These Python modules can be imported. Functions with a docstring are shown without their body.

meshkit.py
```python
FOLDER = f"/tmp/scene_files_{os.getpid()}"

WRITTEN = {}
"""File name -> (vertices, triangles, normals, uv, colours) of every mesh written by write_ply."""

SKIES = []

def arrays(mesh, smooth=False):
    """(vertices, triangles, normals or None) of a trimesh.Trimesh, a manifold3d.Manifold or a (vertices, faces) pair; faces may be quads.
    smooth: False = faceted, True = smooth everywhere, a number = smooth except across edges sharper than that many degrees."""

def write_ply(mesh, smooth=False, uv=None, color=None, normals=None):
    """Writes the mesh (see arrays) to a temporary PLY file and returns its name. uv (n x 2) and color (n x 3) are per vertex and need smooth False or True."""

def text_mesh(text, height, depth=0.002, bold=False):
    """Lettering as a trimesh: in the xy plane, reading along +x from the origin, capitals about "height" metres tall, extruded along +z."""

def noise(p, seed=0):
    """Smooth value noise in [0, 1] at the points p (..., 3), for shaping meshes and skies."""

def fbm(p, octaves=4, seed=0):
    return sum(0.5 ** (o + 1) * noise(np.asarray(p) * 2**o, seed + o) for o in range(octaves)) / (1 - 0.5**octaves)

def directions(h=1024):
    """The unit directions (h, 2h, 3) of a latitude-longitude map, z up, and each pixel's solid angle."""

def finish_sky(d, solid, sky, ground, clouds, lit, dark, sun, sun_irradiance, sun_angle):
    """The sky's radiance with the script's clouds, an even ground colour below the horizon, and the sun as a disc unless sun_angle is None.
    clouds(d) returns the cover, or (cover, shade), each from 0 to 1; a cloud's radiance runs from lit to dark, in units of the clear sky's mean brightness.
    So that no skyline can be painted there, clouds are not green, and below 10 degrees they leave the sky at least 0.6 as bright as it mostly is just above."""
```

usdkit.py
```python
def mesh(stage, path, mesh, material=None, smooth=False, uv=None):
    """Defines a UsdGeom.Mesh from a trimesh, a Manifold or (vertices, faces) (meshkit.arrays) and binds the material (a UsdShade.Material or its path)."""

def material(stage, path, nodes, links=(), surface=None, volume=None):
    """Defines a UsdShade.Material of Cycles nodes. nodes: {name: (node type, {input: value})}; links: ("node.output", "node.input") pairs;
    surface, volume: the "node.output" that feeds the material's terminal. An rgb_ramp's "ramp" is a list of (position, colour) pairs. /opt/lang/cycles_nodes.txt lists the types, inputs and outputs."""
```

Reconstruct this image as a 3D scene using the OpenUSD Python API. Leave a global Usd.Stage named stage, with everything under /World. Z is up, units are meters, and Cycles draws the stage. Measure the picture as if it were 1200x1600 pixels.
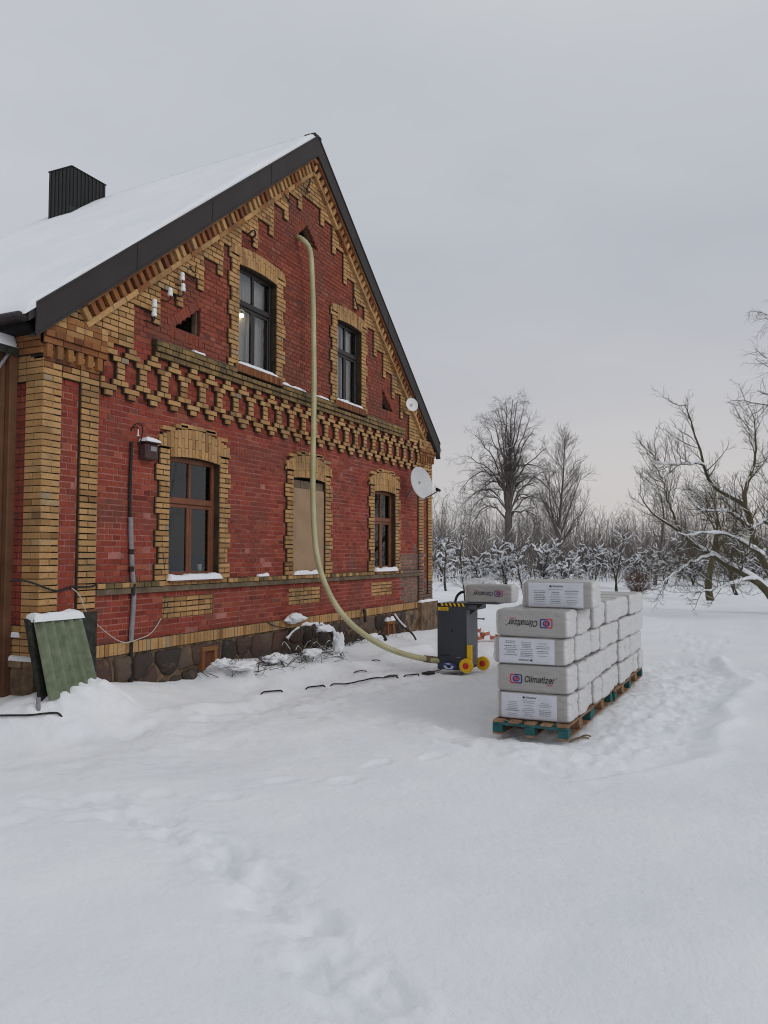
import math, random
import numpy as np, trimesh
import usdkit, meshkit
from pxr import Usd, UsdGeom, UsdLux, UsdShade, Gf, Sdf, Vt

stage = Usd.Stage.CreateInMemory()
UsdGeom.Xform.Define(stage, '/World'); UsdGeom.Scope.Define(stage, '/World/Looks')
T = Sdf.ValueTypeNames
# ------------------------------------------------------------------ camera, sky, sun
TH, PITCH = math.radians(24.8976), math.radians(3.0681)
CAM = np.array([-6.3157, -7.0577, 1.85])
SN, CS = math.sin(TH), math.cos(TH)
EXPOSURE = 0.0
right = np.array([SN, -CS, 0]); fwd0 = np.array([CS, SN, 0]); upz = np.array([0, 0, 1.0])
fwd = fwd0 * math.cos(PITCH) + upz * math.sin(PITCH); up = upz * math.cos(PITCH) - fwd0 * math.sin(PITCH)
cam = UsdGeom.Camera.Define(stage, '/World/camera')
cam.AddTransformOp().Set(Gf.Matrix4d(*right, 0, *up, 0, *(-fwd), 0, *CAM, 1))
cam.CreateHorizontalApertureAttr(36.0); cam.CreateFocalLengthAttr(36.0 * 1250 / 1200)
cam.CreateClippingRangeAttr(Gf.Vec2f(0.05, 5000)); cam.CreateExposureAttr(EXPOSURE)

SUN = np.array([-0.25, -0.85, 0.50]); SUN /= np.linalg.norm(SUN)
dome = UsdLux.DomeLight.Define(stage, '/World/sky')
dome.GetPrim().SetCustomDataByKey('kind', 'structure')
sky_mat = usdkit.material(stage, '/World/Looks/sky', {
    's': ('sky_texture', {'sky_type': 'single_scattering', 'sun_disc': False, 'sun_elevation': math.asin(SUN[2]), 'sun_rotation': math.atan2(SUN[0], SUN[1])}),
    'tc': ('texture_coordinate', {}),
    'sep': ('separate_xyz', {}),
    'alt': ('rgb_ramp', {'ramp': [(0.0, (5.35, 5.12, 5.10)), (0.10, (5.30, 5.10, 5.12)), (0.20, (5.02, 5.02, 5.26)), (0.36, (4.95, 5.12, 5.44)), (0.52, (5.30, 5.50, 5.76)), (0.7, (5.45, 5.66, 5.88)), (1.0, (5.2, 5.4, 5.6))]}),
    'map': ('mapping', {'scale': (1.0, 1.0, 2.6)}),
    'n': ('noise_texture', {'scale': 1.7, 'detail': 5.0, 'roughness': 0.5}),
    'nr': ('rgb_ramp', {'ramp': [(0.30, (0.92, 0.928, 0.95)), (0.70, (1.07, 1.062, 1.05))]}),
    'mul': ('mix_color', {'blend_type': 'multiply', 'fac': 1.0, 'use_clamp': False}),
    'mx': ('mix_color', {'blend_type': 'mix', 'fac': 0.94, 'use_clamp': False}),
    'bg': ('background_shader', {'strength': 0.107})},
    [('tc.generated', 'sep.vector'), ('sep.z', 'alt.fac'), ('tc.generated', 'map.vector'), ('map.vector', 'n.vector'), ('n.fac', 'nr.fac'),
     ('alt.color', 'mul.a'), ('nr.color', 'mul.b'), ('s.color', 'mx.a'), ('mul.result', 'mx.b'), ('mx.result', 'bg.color')], surface='bg.background')
UsdShade.MaterialBindingAPI.Apply(dome.GetPrim()).Bind(sky_mat)
sun = UsdLux.DistantLight.Define(stage, '/World/sun')
sun.CreateIntensityAttr(0.16); sun.CreateAngleAttr(30.0); sun.CreateNormalizeAttr(True); sun.CreateColorAttr(Gf.Vec3f(1.0, 0.97, 0.93))
z_ = SUN; x_ = np.cross([0, 0, 1.0], z_); x_ /= np.linalg.norm(x_); y_ = np.cross(z_, x_)
sun.AddTransformOp().Set(Gf.Matrix4d(*x_, 0, *y_, 0, *z_, 0, 0, 0, 50, 1))

# ------------------------------------------------------------------ pixel helpers (1200 x 1600 photograph), used only to find where things stand
def ray(px, py):
    x, y = (px - 600) / 1250.0, -(py - 800) / 1250.0
    return x * right + y * up + fwd
def on_y(px, py, Y):            # point on the plane y = Y
    r = ray(px, py); return CAM + r * (Y - CAM[1]) / r[1]
def on_z(px, py, Z):
    r = ray(px, py); return CAM + r * (Z - CAM[2]) / r[2]
def on_x(px, py, X):
    r = ray(px, py); return CAM + r * (X - CAM[0]) / r[0]
def at_d(px, py, d):
    r = ray(px, py); return CAM + r * d / (r @ fwd0)
def depth(p): return (np.asarray(p) - CAM) @ fwd0

# ------------------------------------------------------------------ mesh helpers
class MB:
    def __init__(s): s.v, s.f, s.t, s.n = [], [], [], 0
    def add(s, v, f, tone=0.5):
        v = np.asarray(v, float).reshape(-1, 3); f = np.asarray(f, int)
        if f.shape[1] == 4: f = np.vstack([f[:, [0, 1, 2]], f[:, [0, 2, 3]]])
        s.v.append(v); s.f.append(f + s.n); s.t.append(np.broadcast_to(tone, len(v))); s.n += len(v); return s
    def tm(s, m, tone=0.5): return s.add(m.vertices, m.faces, tone)
    def get(s): return np.vstack(s.v), np.vstack(s.f), np.concatenate(s.t)
    def box(s, x0, x1, y0, y1, z0, z1, tone=0.5):
        v = [(x0, y0, z0), (x1, y0, z0), (x1, y1, z0), (x0, y1, z0), (x0, y0, z1), (x1, y0, z1), (x1, y1, z1), (x0, y1, z1)]
        return s.add(v, [(0, 3, 2, 1), (4, 5, 6, 7), (0, 1, 5, 4), (1, 2, 6, 5), (2, 3, 7, 6), (3, 0, 4, 7)], tone)
    def prism(s, poly, y0, y1, tone=0.5):       # convex polygon in (x, z), extruded along y
        p = np.asarray(poly, float); k = len(p)
        x, z = p[:, 0], p[:, 1]
        if (np.roll(x, -1) * z - x * np.roll(z, -1)).sum() > 0: p = p[::-1]    # clockwise in (x, z) = counter-clockwise seen from -y? fixed below
        v = np.vstack([np.c_[p[:, 0], np.full(k, y0), p[:, 1]], np.c_[p[:, 0], np.full(k, y1), p[:, 1]]])
        f = [(0, i, i + 1) for i in range(1, k - 1)] + [(k, k + i + 1, k + i) for i in range(1, k - 1)]
        for i in range(k):
            j = (i + 1) % k; f += [(i, k + i, k + j), (i, k + j, j)]
        return s.add(v, f, tone)

def tube(P, R, n=8, cap=True):
    P = np.asarray(P, float); K = len(P); R = np.broadcast_to(R, K)
    tan = np.gradient(P, axis=0); tan /= np.linalg.norm(tan, axis=1, keepdims=True) + 1e-12
    a = np.array([0, 0, 1.0]) if abs(tan[0, 2]) < 0.9 else np.array([1.0, 0, 0])
    nv = []
    u = np.cross(tan[0], a); u /= np.linalg.norm(u)
    for t in tan:
        u = u - t * (u @ t); u /= np.linalg.norm(u); nv.append(u)
    nv = np.array(nv); bv = np.cross(tan, nv)
    ang = np.arange(n) / n * 2 * np.pi
    v = (P[:, None] + R[:, None, None] * (nv[:, None] * np.cos(ang)[None, :, None] + bv[:, None] * np.sin(ang)[None, :, None])).reshape(-1, 3)
    f = []
    for k in range(K - 1):
        for i in range(n):
            j = (i + 1) % n; f.append((k * n + i, k * n + j, (k + 1) * n + j, (k + 1) * n + i))
    f = np.array(f); f = np.vstack([f[:, [0, 1, 2]], f[:, [0, 2, 3]]])
    if cap:
        f = np.vstack([f, [(0, i + 1, i) for i in range(1, n - 1)], [((K - 1) * n, (K - 1) * n + i, (K - 1) * n + i + 1) for i in range(1, n - 1)]])
    return v, f

def spline(P, m=40):
    from scipy.interpolate import CubicSpline
    P = np.asarray(P, float); d = np.r_[0, np.cumsum(np.linalg.norm(np.diff(P, axis=0), axis=1))]
    return CubicSpline(d, P)(np.linspace(0, d[-1], m))

def tubes(P, R, n=3):                            # many tubes at once: P (N,K,3), R (N,K)
    N, K, _ = P.shape
    tan = np.gradient(P, axis=1); tan /= np.linalg.norm(tan, axis=2, keepdims=True) + 1e-12
    a = np.where(np.abs(tan[:, :1, 2:3]) < 0.9, [[[0, 0, 1.0]]], [[[1.0, 0, 0]]])
    u = np.cross(tan, np.broadcast_to(a, tan.shape)); u /= np.linalg.norm(u, axis=2, keepdims=True) + 1e-12
    b = np.cross(tan, u)
    ang = np.arange(n) / n * 2 * np.pi
    v = P[:, :, None] + R[:, :, None, None] * (u[:, :, None] * np.cos(ang)[:, None] + b[:, :, None] * np.sin(ang)[:, None])
    idx = np.arange(N * K * n).reshape(N, K, n)
    a0, a1 = idx[:, :-1], idx[:, 1:]; b0, b1 = np.roll(a0, -1, 2), np.roll(a1, -1, 2)
    q = np.stack([a0, b0, b1, a1], -1).reshape(-1, 4)
    return v.reshape(-1, 3), np.vstack([q[:, [0, 1, 2]], q[:, [0, 2, 3]]])

def rbox(x0, x1, y0, y1, z0, z1, r=0.01):       # box with chamfered edges
    c = np.array([(x0 + x1) / 2, (y0 + y1) / 2, (z0 + z1) / 2]); h = np.array([x1 - x0, y1 - y0, z1 - z0]) / 2
    r = min(r, h.min() * 0.9)
    pts = []
    for sx in (-1, 1):
        for sy in (-1, 1):
            for sz in (-1, 1):
                s = np.array([sx, sy, sz])
                for k in range(3):
                    q = h - r; q[k] = h[k]; pts.append(c + s * q)
    return trimesh.Trimesh(pts).convex_hull

def clip(poly, n, d):                            # keep n.p <= d
    out = []
    for i in range(len(poly)):
        a, b = np.asarray(poly[i]), np.asarray(poly[(i + 1) % len(poly)])
        da, db = a @ n - d, b @ n - d
        if da <= 0: out.append(a)
        if (da < 0 < db) or (db < 0 < da): out.append(a + (b - a) * da / (da - db))
    return out

# ------------------------------------------------------------------ stage helpers
taken = {}
def fresh(parent, name):
    k = taken.get((parent, name), 0); taken[(parent, name)] = k + 1
    return f'{parent}/{name}' if k == 0 else f'{parent}/{name}_{k:03d}'
def custom(prim, **kw):
    for k, v in kw.items():
        if v: prim.SetCustomDataByKey(k, v)
def put(parent, name, m, mat, smooth=False, loc=None, **kw):
    tone = None
    if isinstance(m, MB): v, f, tone = m.get()
    elif isinstance(m, trimesh.Trimesh): v, f = m.vertices, m.faces
    else:
        v, f = m[0], m[1]; tone = m[2] if len(m) > 2 else None
    v = np.asarray(v, float)
    if loc is not None: v = v - loc
    path = fresh(parent, name)
    if tone is not None: smooth = bool(smooth)
    g = usdkit.mesh(stage, path, (v, np.asarray(f)), mats[mat], smooth=smooth)
    if tone is not None:
        UsdGeom.PrimvarsAPI(g).CreatePrimvar('tone', T.FloatArray, 'vertex').Set(Vt.FloatArray.FromNumpy(np.ascontiguousarray(tone, np.float32)))
    custom(g.GetPrim(), **kw)
    return path
class Thing:
    def __init__(s, name, label, category, loc=(0, 0, 0), group=None, rot=0.0, kind=None):
        s.path = fresh('/World', name); s.loc = np.array(loc, float)
        x = UsdGeom.Xform.Define(stage, s.path); x.AddTranslateOp().Set(Gf.Vec3d(*map(float, loc)))
        s.prim = x.GetPrim(); custom(s.prim, label=label, category=category, group=group, kind=kind)
    def part(s, name, m, mat, smooth=False, parent=None, **kw):      # m in world coordinates
        return put(parent or s.path, name, m, mat, smooth, s.loc, **kw)

# ------------------------------------------------------------------ materials
mats = {}
def mat(name, c1, c2=None, scale=8.0, rough=0.8, bump=0.0, bscale=None, metallic=0.0, spec=0.3, extra=None, bdist=0.01, c3=None):
    c2 = c2 or c1
    nodes = {'g': ('texture_coordinate', {}), 'n': ('noise_texture', {'scale': scale, 'detail': 5.0, 'roughness': 0.6}),
             'r': ('rgb_ramp', {'ramp': [(0.32, c1), (0.68, c2)] if c3 is None else [(0.3, c1), (0.5, c2), (0.72, c3)]}),
             'p': ('principled_bsdf', {'roughness': rough, 'metallic': metallic, 'specular_ior_level': spec, **(extra or {})})}
    links = [('g.object', 'n.vector'), ('n.fac', 'r.fac'), ('r.color', 'p.base_color')]
    if bump:
        nodes['bn'] = ('noise_texture', {'scale': bscale or scale * 3, 'detail': 4.0}); nodes['b'] = ('bump', {'strength': bump, 'distance': bdist})
        links += [('g.object', 'bn.vector'), ('bn.fac', 'b.height'), ('b.normal', 'p.normal')]
    mats[name] = usdkit.material(stage, f'/World/Looks/{name}', nodes, links, surface='p.BSDF')
def tonemat(name, ramp, dirt, dscale=2.5, rough=0.85, bump=0.5, bscale=60.0, dirt_at=(0.55, 0.75), spec=0.25):
    mats[name] = usdkit.material(stage, f'/World/Looks/{name}', {
        'g': ('geometry', {}), 'a': ('attribute', {'attribute': 'tone'}), 'r': ('rgb_ramp', {'ramp': ramp}),
        'n': ('noise_texture', {'scale': dscale, 'detail': 7.0, 'roughness': 0.65}), 'nr': ('rgb_ramp', {'ramp': [(dirt_at[0], (0, 0, 0)), (dirt_at[1], (1, 1, 1))]}),
        'n2': ('noise_texture', {'scale': 38.0, 'detail': 4.0, 'roughness': 0.7}), 'n2r': ('rgb_ramp', {'ramp': [(0.3, (0.74, 0.72, 0.70)), (0.7, (1.16, 1.16, 1.16))]}),
        'm0': ('mix_color', {'blend_type': 'multiply', 'fac': 0.85, 'use_clamp': False}),
        'm': ('mix_color', {'blend_type': 'mix', 'b': dirt}),
        'bn': ('noise_texture', {'scale': bscale, 'detail': 4.0}), 'b': ('bump', {'strength': bump, 'distance': 0.006}),
        'p': ('principled_bsdf', {'roughness': rough, 'specular_ior_level': spec})},
        [('a.fac', 'r.fac'), ('g.position', 'n.vector'), ('g.position', 'n2.vector'), ('n.fac', 'nr.fac'), ('n2.fac', 'n2r.fac'), ('r.color', 'm0.a'), ('n2r.color', 'm0.b'),
         ('m0.result', 'm.a'), ('nr.color', 'm.fac'), ('m.result', 'p.base_color'), ('g.position', 'bn.vector'), ('bn.fac', 'b.height'), ('b.normal', 'p.normal')], surface='p.BSDF')

tonemat('red_brick', [(0, (.155, .030, .020)), (.3, (.235, .043, .028)), (.7, (.31, .064, .039)), (.92, (.35, .105, .060)), (1, (.19, .064, .045))], (.13, .058, .042), dscale=1.1, dirt_at=(0.47, 0.74))
tonemat('red_brick_upper', [(0, (.160, .040, .023)), (.3, (.235, .054, .032)), (.7, (.295, .074, .042)), (.92, (.33, .112, .062)), (1, (.19, .07, .045))], (.13, .062, .044), dscale=1.1, dirt_at=(0.45, 0.73))
tonemat('yellow_brick', [(0, (.24, .122, .050)), (.3, (.41, .230, .093)), (.7, (.53, .312, .134)), (.9, (.46, .295, .15)), (1, (.33, .27, .185))], (.18, .12, .066), dscale=1.5, dirt_at=(0.46, 0.76))
tonemat('orange_brick', [(0, (.13, .045, .022)), (.4, (.25, .095, .036)), (.75, (.34, .16, .056)), (1, (.20, .065, .036))], (.11, .06, .035), dscale=2.2, dirt_at=(0.50, 0.75))
tonemat('mossy_brick', [(0, (.13, .085, .045)), (.5, (.25, .16, .07)), (1, (.32, .21, .08))], (.07, .062, .034), dscale=2.6, dirt_at=(0.42, 0.66))
tonemat('worn_brick', [(0, (.13, .075, .055)), (.5, (.20, .12, .09)), (1, (.27, .19, .145))], (.16, .13, .105), dscale=4.0, dirt_at=(0.42, 0.66), bump=0.9, bscale=25)
tonemat('stone', [(0, (.042, .035, .031)), (.3, (.058, .046, .039)), (.55, (.075, .055, .045)), (.8, (.10, .055, .044)), (1, (.12, .085, .065))], (.17, .115, .075), dscale=3.2, bscale=25.0, bump=0.9, dirt_at=(0.58, 0.68))
tonemat('mortar_pink', [(0, (.09, .028, .022)), (1, (.44, .18, .15))], (.15, .05, .04), dscale=1.6, dirt_at=(.45, .7), bump=.3)
mat('mortar_dark', (.030, .022, .015), (.065, .045, .028), 6, 0.95, 0.5, 60)
mat('mortar_grey', (.085, .065, .045), (.19, .145, .095), 4, 0.95, 0.8, 30)
mat('mortar_tan', (.075, .05, .035), (.27, .18, .11), 5, 0.95, 1.0, 18, bdist=.03)
mat('dark_trim', (.030, .025, .0245), (.040, .034, .033), 2, 0.6, 0.05, 4, spec=0.25)
mat('roofing', (.03, .028, .028), (.04, .037, .037), 3, 0.5)
mat('chimney_metal', (.010, .010, .0105), (.016, .016, .017), 2, 0.5, spec=0.4)
def snowmat(name, fine, strength):
    mats[name] = usdkit.material(stage, f'/World/Looks/{name}', {
        'g': ('geometry', {}), 'n': ('noise_texture', {'scale': 0.9, 'detail': 6.0, 'roughness': 0.6}), 'r': ('rgb_ramp', {'ramp': [(0.3, (.785, .805, .84)), (0.7, (.85, .86, .875))]}),
        'bn': ('noise_texture', {'scale': fine, 'detail': 6.0, 'roughness': 0.7}), 'b': ('bump', {'strength': strength, 'distance': 0.03}),
        'p': ('principled_bsdf', {'roughness': 0.7, 'specular_ior_level': 0.2, 'diffuse_roughness': 0.4})},
        [('g.position', 'n.vector'), ('n.fac', 'r.fac'), ('r.color', 'p.base_color'), ('g.position', 'bn.vector'), ('bn.fac', 'b.height'), ('b.normal', 'p.normal')], surface='p.BSDF')
snowmat('snow', 16.0, 0.55); snowmat('snow_small', 25.0, 0.4)
mat('wood_brown', (.13, .042, .018), (.20, .070, .030), 5, 0.45, 0.15, 40, spec=0.4)
mat('wood_dark', (.012, .009, .009), (.022, .015, .013), 5, 0.4, spec=0.4)
mat('porch_wood', (.085, .038, .020), (.15, .068, .036), 3, 0.75, 0.4, 25)
mat('old_wood', (.10, .075, .05), (.2, .14, .09), 6, 0.85, 0.5, 40)
mat('plywood', (.30, .195, .118), (.37, .25, .155), 3, 0.8, 0.15, 50)
mat('board_dark', (.012, .014, .012), (.05, .05, .04), 14, 0.8, 0.5, 40)
mat('green_sheet', (.105, .135, .082), (.20, .225, .15), 9, 0.7, 0.2, 30)
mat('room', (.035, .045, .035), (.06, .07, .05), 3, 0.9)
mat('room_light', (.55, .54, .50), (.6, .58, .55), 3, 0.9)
mat('curtain', (.62, .62, .60), (.72, .71, .69), 6, 0.9)
mat('dark', (.006, .006, .006), (.012, .012, .011), 4, 0.9)
mat('iron', (.018, .015, .014), (.04, .028, .022), 20, 0.7, 0.3)
mat('porcelain', (.70, .71, .70), (.78, .78, .76), 10, 0.2, spec=0.5)
mat('pipe_grey', (.20, .19, .21), (.30, .28, .30), 12, 0.5)
mat('box_brown', (.05, .026, .026), (.09, .05, .045), 14, 0.6, 0.2, 40)
mat('dish_grey', (.52, .53, .54), (.60, .60, .60), 2, 0.45, spec=0.4)
mat('dish_white', (.72, .73, .74), (.78, .78, .78), 2, 0.4, spec=0.4)
mat('black_rubber', (.012, .012, .013), (.02, .02, .02), 10, 0.5)
mat('wire_white', (.45, .42, .38), (.55, .52, .47), 10, 0.6)
mats['hose'] = usdkit.material(stage, '/World/Looks/hose', {
    'g': ('texture_coordinate', {}), 'n': ('noise_texture', {'scale': 3.0, 'detail': 5.0}), 'r': ('rgb_ramp', {'ramp': [(0.3, (.36, .34, .17)), (0.7, (.50, .46, .27))]}),
    'p': ('principled_bsdf', {'roughness': 0.38, 'specular_ior_level': 0.5})}, [('g.object', 'n.vector'), ('n.fac', 'r.fac'), ('r.color', 'p.base_color')], surface='p.BSDF')
mat('cabinet', (.032, .036, .046), (.042, .046, .056), 3, 0.45, 0.05, 30, spec=0.4)
mat('cabinet_side', (.075, .082, .095), (.095, .10, .115), 4, 0.45, 0.05, 30, spec=0.4)
mat('yellow_paint', (.72, .42, .012), (.80, .48, .02), 5, 0.45)
mat('red_paint', (.52, .028, .022), (.6, .04, .03), 5, 0.45)
mat('blue_strap', (.03, .045, .22), (.05, .07, .30), 9, 0.5)
mat('strap_white', (.6, .62, .66), (.7, .7, .72), 9, 0.5)
mat('sack_label', (.50, .515, .575), (.57, .58, .63), 6, 0.35, 0.15, 9, spec=0.4)
mat('ink', (.022, .022, .026), (.03, .03, .035), 10, 0.5)
mat('ink_grey', (.10, .105, .13), (.18, .18, .21), 10, 0.6)
mat('ink_red', (.42, .03, .045), (.46, .04, .06), 10, 0.5)
mat('ink_blue', (.045, .028, .17), (.06, .04, .20), 10, 0.5)
mat('pallet_wood', (.16, .085, .045), (.34, .21, .125), 12, 0.85, 0.4, 50)
mat('pallet_teal', (.010, .06, .066), (.03, .125, .13), 10, 0.7, 0.3, 40)
mat('loose_brick', (.36, .12, .07), (.50, .20, .13), 12, 0.9, 0.4, 40)
mat('bark', (.050, .040, .034), (.095, .078, .066), 9, 0.95, 0.8, 14, bdist=.03)
mat('bark_hazed', (.105, .088, .079), (.16, .137, .124), 2, 0.95)  # far trees: the paling of distant haze is put into the bark colour
mat('bark_green', (.075, .062, .038), (.115, .10, .06), 4, 0.95, 0.8, 14, bdist=.03)
mat('bush_red', (.10, .05, .036), (.15, .08, .06), 2, 0.95)
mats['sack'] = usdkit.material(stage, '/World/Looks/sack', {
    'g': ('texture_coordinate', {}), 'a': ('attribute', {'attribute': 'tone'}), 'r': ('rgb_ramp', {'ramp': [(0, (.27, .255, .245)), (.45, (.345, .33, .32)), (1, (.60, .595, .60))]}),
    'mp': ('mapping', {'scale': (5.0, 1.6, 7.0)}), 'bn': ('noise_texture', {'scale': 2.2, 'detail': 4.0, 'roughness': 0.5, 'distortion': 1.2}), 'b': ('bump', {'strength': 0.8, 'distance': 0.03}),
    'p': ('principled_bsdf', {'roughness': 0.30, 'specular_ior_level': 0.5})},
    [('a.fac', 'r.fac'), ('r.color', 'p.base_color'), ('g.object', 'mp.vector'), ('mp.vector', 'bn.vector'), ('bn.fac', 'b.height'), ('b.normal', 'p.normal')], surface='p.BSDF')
mats['film'] = usdkit.material(stage, '/World/Looks/film', {
    'g': ('texture_coordinate', {}), 'bn': ('noise_texture', {'scale': 16.0, 'detail': 4.0}), 'b': ('bump', {'strength': 0.7, 'distance': 0.02}),
    'd': ('principled_bsdf', {'base_color': (.75, .76, .78), 'roughness': 0.25, 'specular_ior_level': 0.6}), 't': ('transparent_bsdf', {}), 'm': ('mix_closure', {'fac': 0.5})},
    [('g.object', 'bn.vector'), ('bn.fac', 'b.height'), ('b.normal', 'd.normal'), ('d.BSDF', 'm.closure2'), ('t.BSDF', 'm.closure1')], surface='m.closure')
mats['glass'] = usdkit.material(stage, '/World/Looks/glass', {
    'f': ('fresnel', {'IOR': 1.9}), 'gl': ('glossy_bsdf', {'roughness': 0.02, 'color': (.95, .97, 1.0)}), 't': ('transparent_bsdf', {'color': (.86, .88, .87)}), 'm': ('mix_closure', {})},
    [('f.fac', 'm.fac'), ('t.BSDF', 'm.closure1'), ('gl.BSDF', 'm.closure2')], surface='m.closure')
mats['glass_dark'] = usdkit.material(stage, '/World/Looks/glass_dark', {
    'f': ('fresnel', {'IOR': 1.65}), 'gl': ('glossy_bsdf', {'roughness': 0.02, 'color': (.9, .95, 1.0)}), 't': ('transparent_bsdf', {'color': (.80, .86, .82)}), 'm': ('mix_closure', {})},
    [('f.fac', 'm.fac'), ('t.BSDF', 'm.closure1'), ('gl.BSDF', 'm.closure2')], surface='m.closure')
mats['bulb'] = usdkit.material(stage, '/World/Looks/bulb', {'e': ('emission', {'color': (1.0, .80, .45), 'strength': 6.0})}, surface='e.emission')
#PART2
# ------------------------------------------------------------------ the ground
from meshkit import fbm, noise
TRAMP = np.array([(1.0, -1.2), (1.8, -2.6), (1.2, -4.2), (0.6, -5.6), (2.0, -6.6), (4.4, -6.6), (6.6, -6.9), (9.5, -6.2), (9.5, -3.2), (8.5, -1.2), (6.5, -.9), (3.5, -.9)])
def inside(poly, X, Y):                         # signed distance to a polygon, positive inside
    d = np.full(X.shape, 1e9); ins = np.zeros(X.shape, bool)
    for i in range(len(poly)):
        a, b = poly[i], poly[(i + 1) % len(poly)]
        e = b - a; t = np.clip(((X - a[0]) * e[0] + (Y - a[1]) * e[1]) / (e @ e), 0, 1)
        d = np.minimum(d, np.hypot(X - a[0] - t * e[0], Y - a[1] - t * e[1]))
        c = ((a[1] > Y) != (b[1] > Y)); ins ^= c & (X < (b[0] - a[0]) * (Y - a[1]) / (b[1] - a[1] + 1e-12) + a[0])
    return np.where(ins, d, -d)
def sstep(x, a, b):
    t = np.clip((x - a) / (b - a), 0, 1); return t * t * (3 - 2 * t)
WALLX = [-8, -1.2, -.3, .3, .86, 1.45, 2.0, 2.63, 3.0, 3.4, 4.2, 5.1, 6.2, 7.7, 9.5, 11.8, 16]
WALLZ = [.30, .30, .28, .34, .34, .27, .19, .16, .28, .30, .24, .22, .20, .19, .16, .08, .05]
_rng = np.random.default_rng(11)
track_a = [np.array(on_z(x, y, 0.03)[:2]) for x, y in [(640, 1640), (575, 1560), (505, 1480), (440, 1410), (380, 1352), (310, 1308), (245, 1280), (180, 1252), (95, 1240)]]
def foot_points(line, step, side):
    line = np.array(line); d = np.r_[0, np.cumsum(np.linalg.norm(np.diff(line, axis=0), axis=1))]
    s = np.arange(0.1, d[-1], step); P = np.c_[np.interp(s, d, line[:, 0]), np.interp(s, d, line[:, 1])]
    t = np.gradient(P, axis=0); t /= np.linalg.norm(t, axis=1, keepdims=True)
    w = np.where(np.arange(len(s)) % 2 == 0, 1, -1) * side
    return P + np.c_[-t[:, 1], t[:, 0]] * w[:, None] + _rng.normal(0, .03, P.shape), t
FEET = [foot_points(track_a, .34, .10)]
FEET += [foot_points([np.array(on_z(x, y, 0)[:2]) for x, y in l], .5, .13) for l in (
    [(0, 1292), (150, 1262), (330, 1240), (540, 1212), (700, 1170), (770, 1158)],
    [(930, 1180), (1010, 1120), (1060, 1060), (1080, 1010), (1040, 970)], [(1010, 1160), (1100, 1090), (1180, 1050), (1240, 1030)], [(960, 1165), (1060, 1080), (1120, 1000)],
    [(240, 1150), (330, 1120), (470, 1110), (600, 1080)], [(120, 1170), (260, 1130), (420, 1100), (560, 1060), (660, 1070)])]
def line_dist(line, X, Y):
    d = np.full(X.shape, 1e9)
    for a, b in zip(line[:-1], line[1:]):
        e = b - a; t = np.clip(((X - a[0]) * e[0] + (Y - a[1]) * e[1]) / (e @ e), 0, 1)
        d = np.minimum(d, np.hypot(X - a[0] - t * e[0], Y - a[1] - t * e[1]))
    return d
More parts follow.
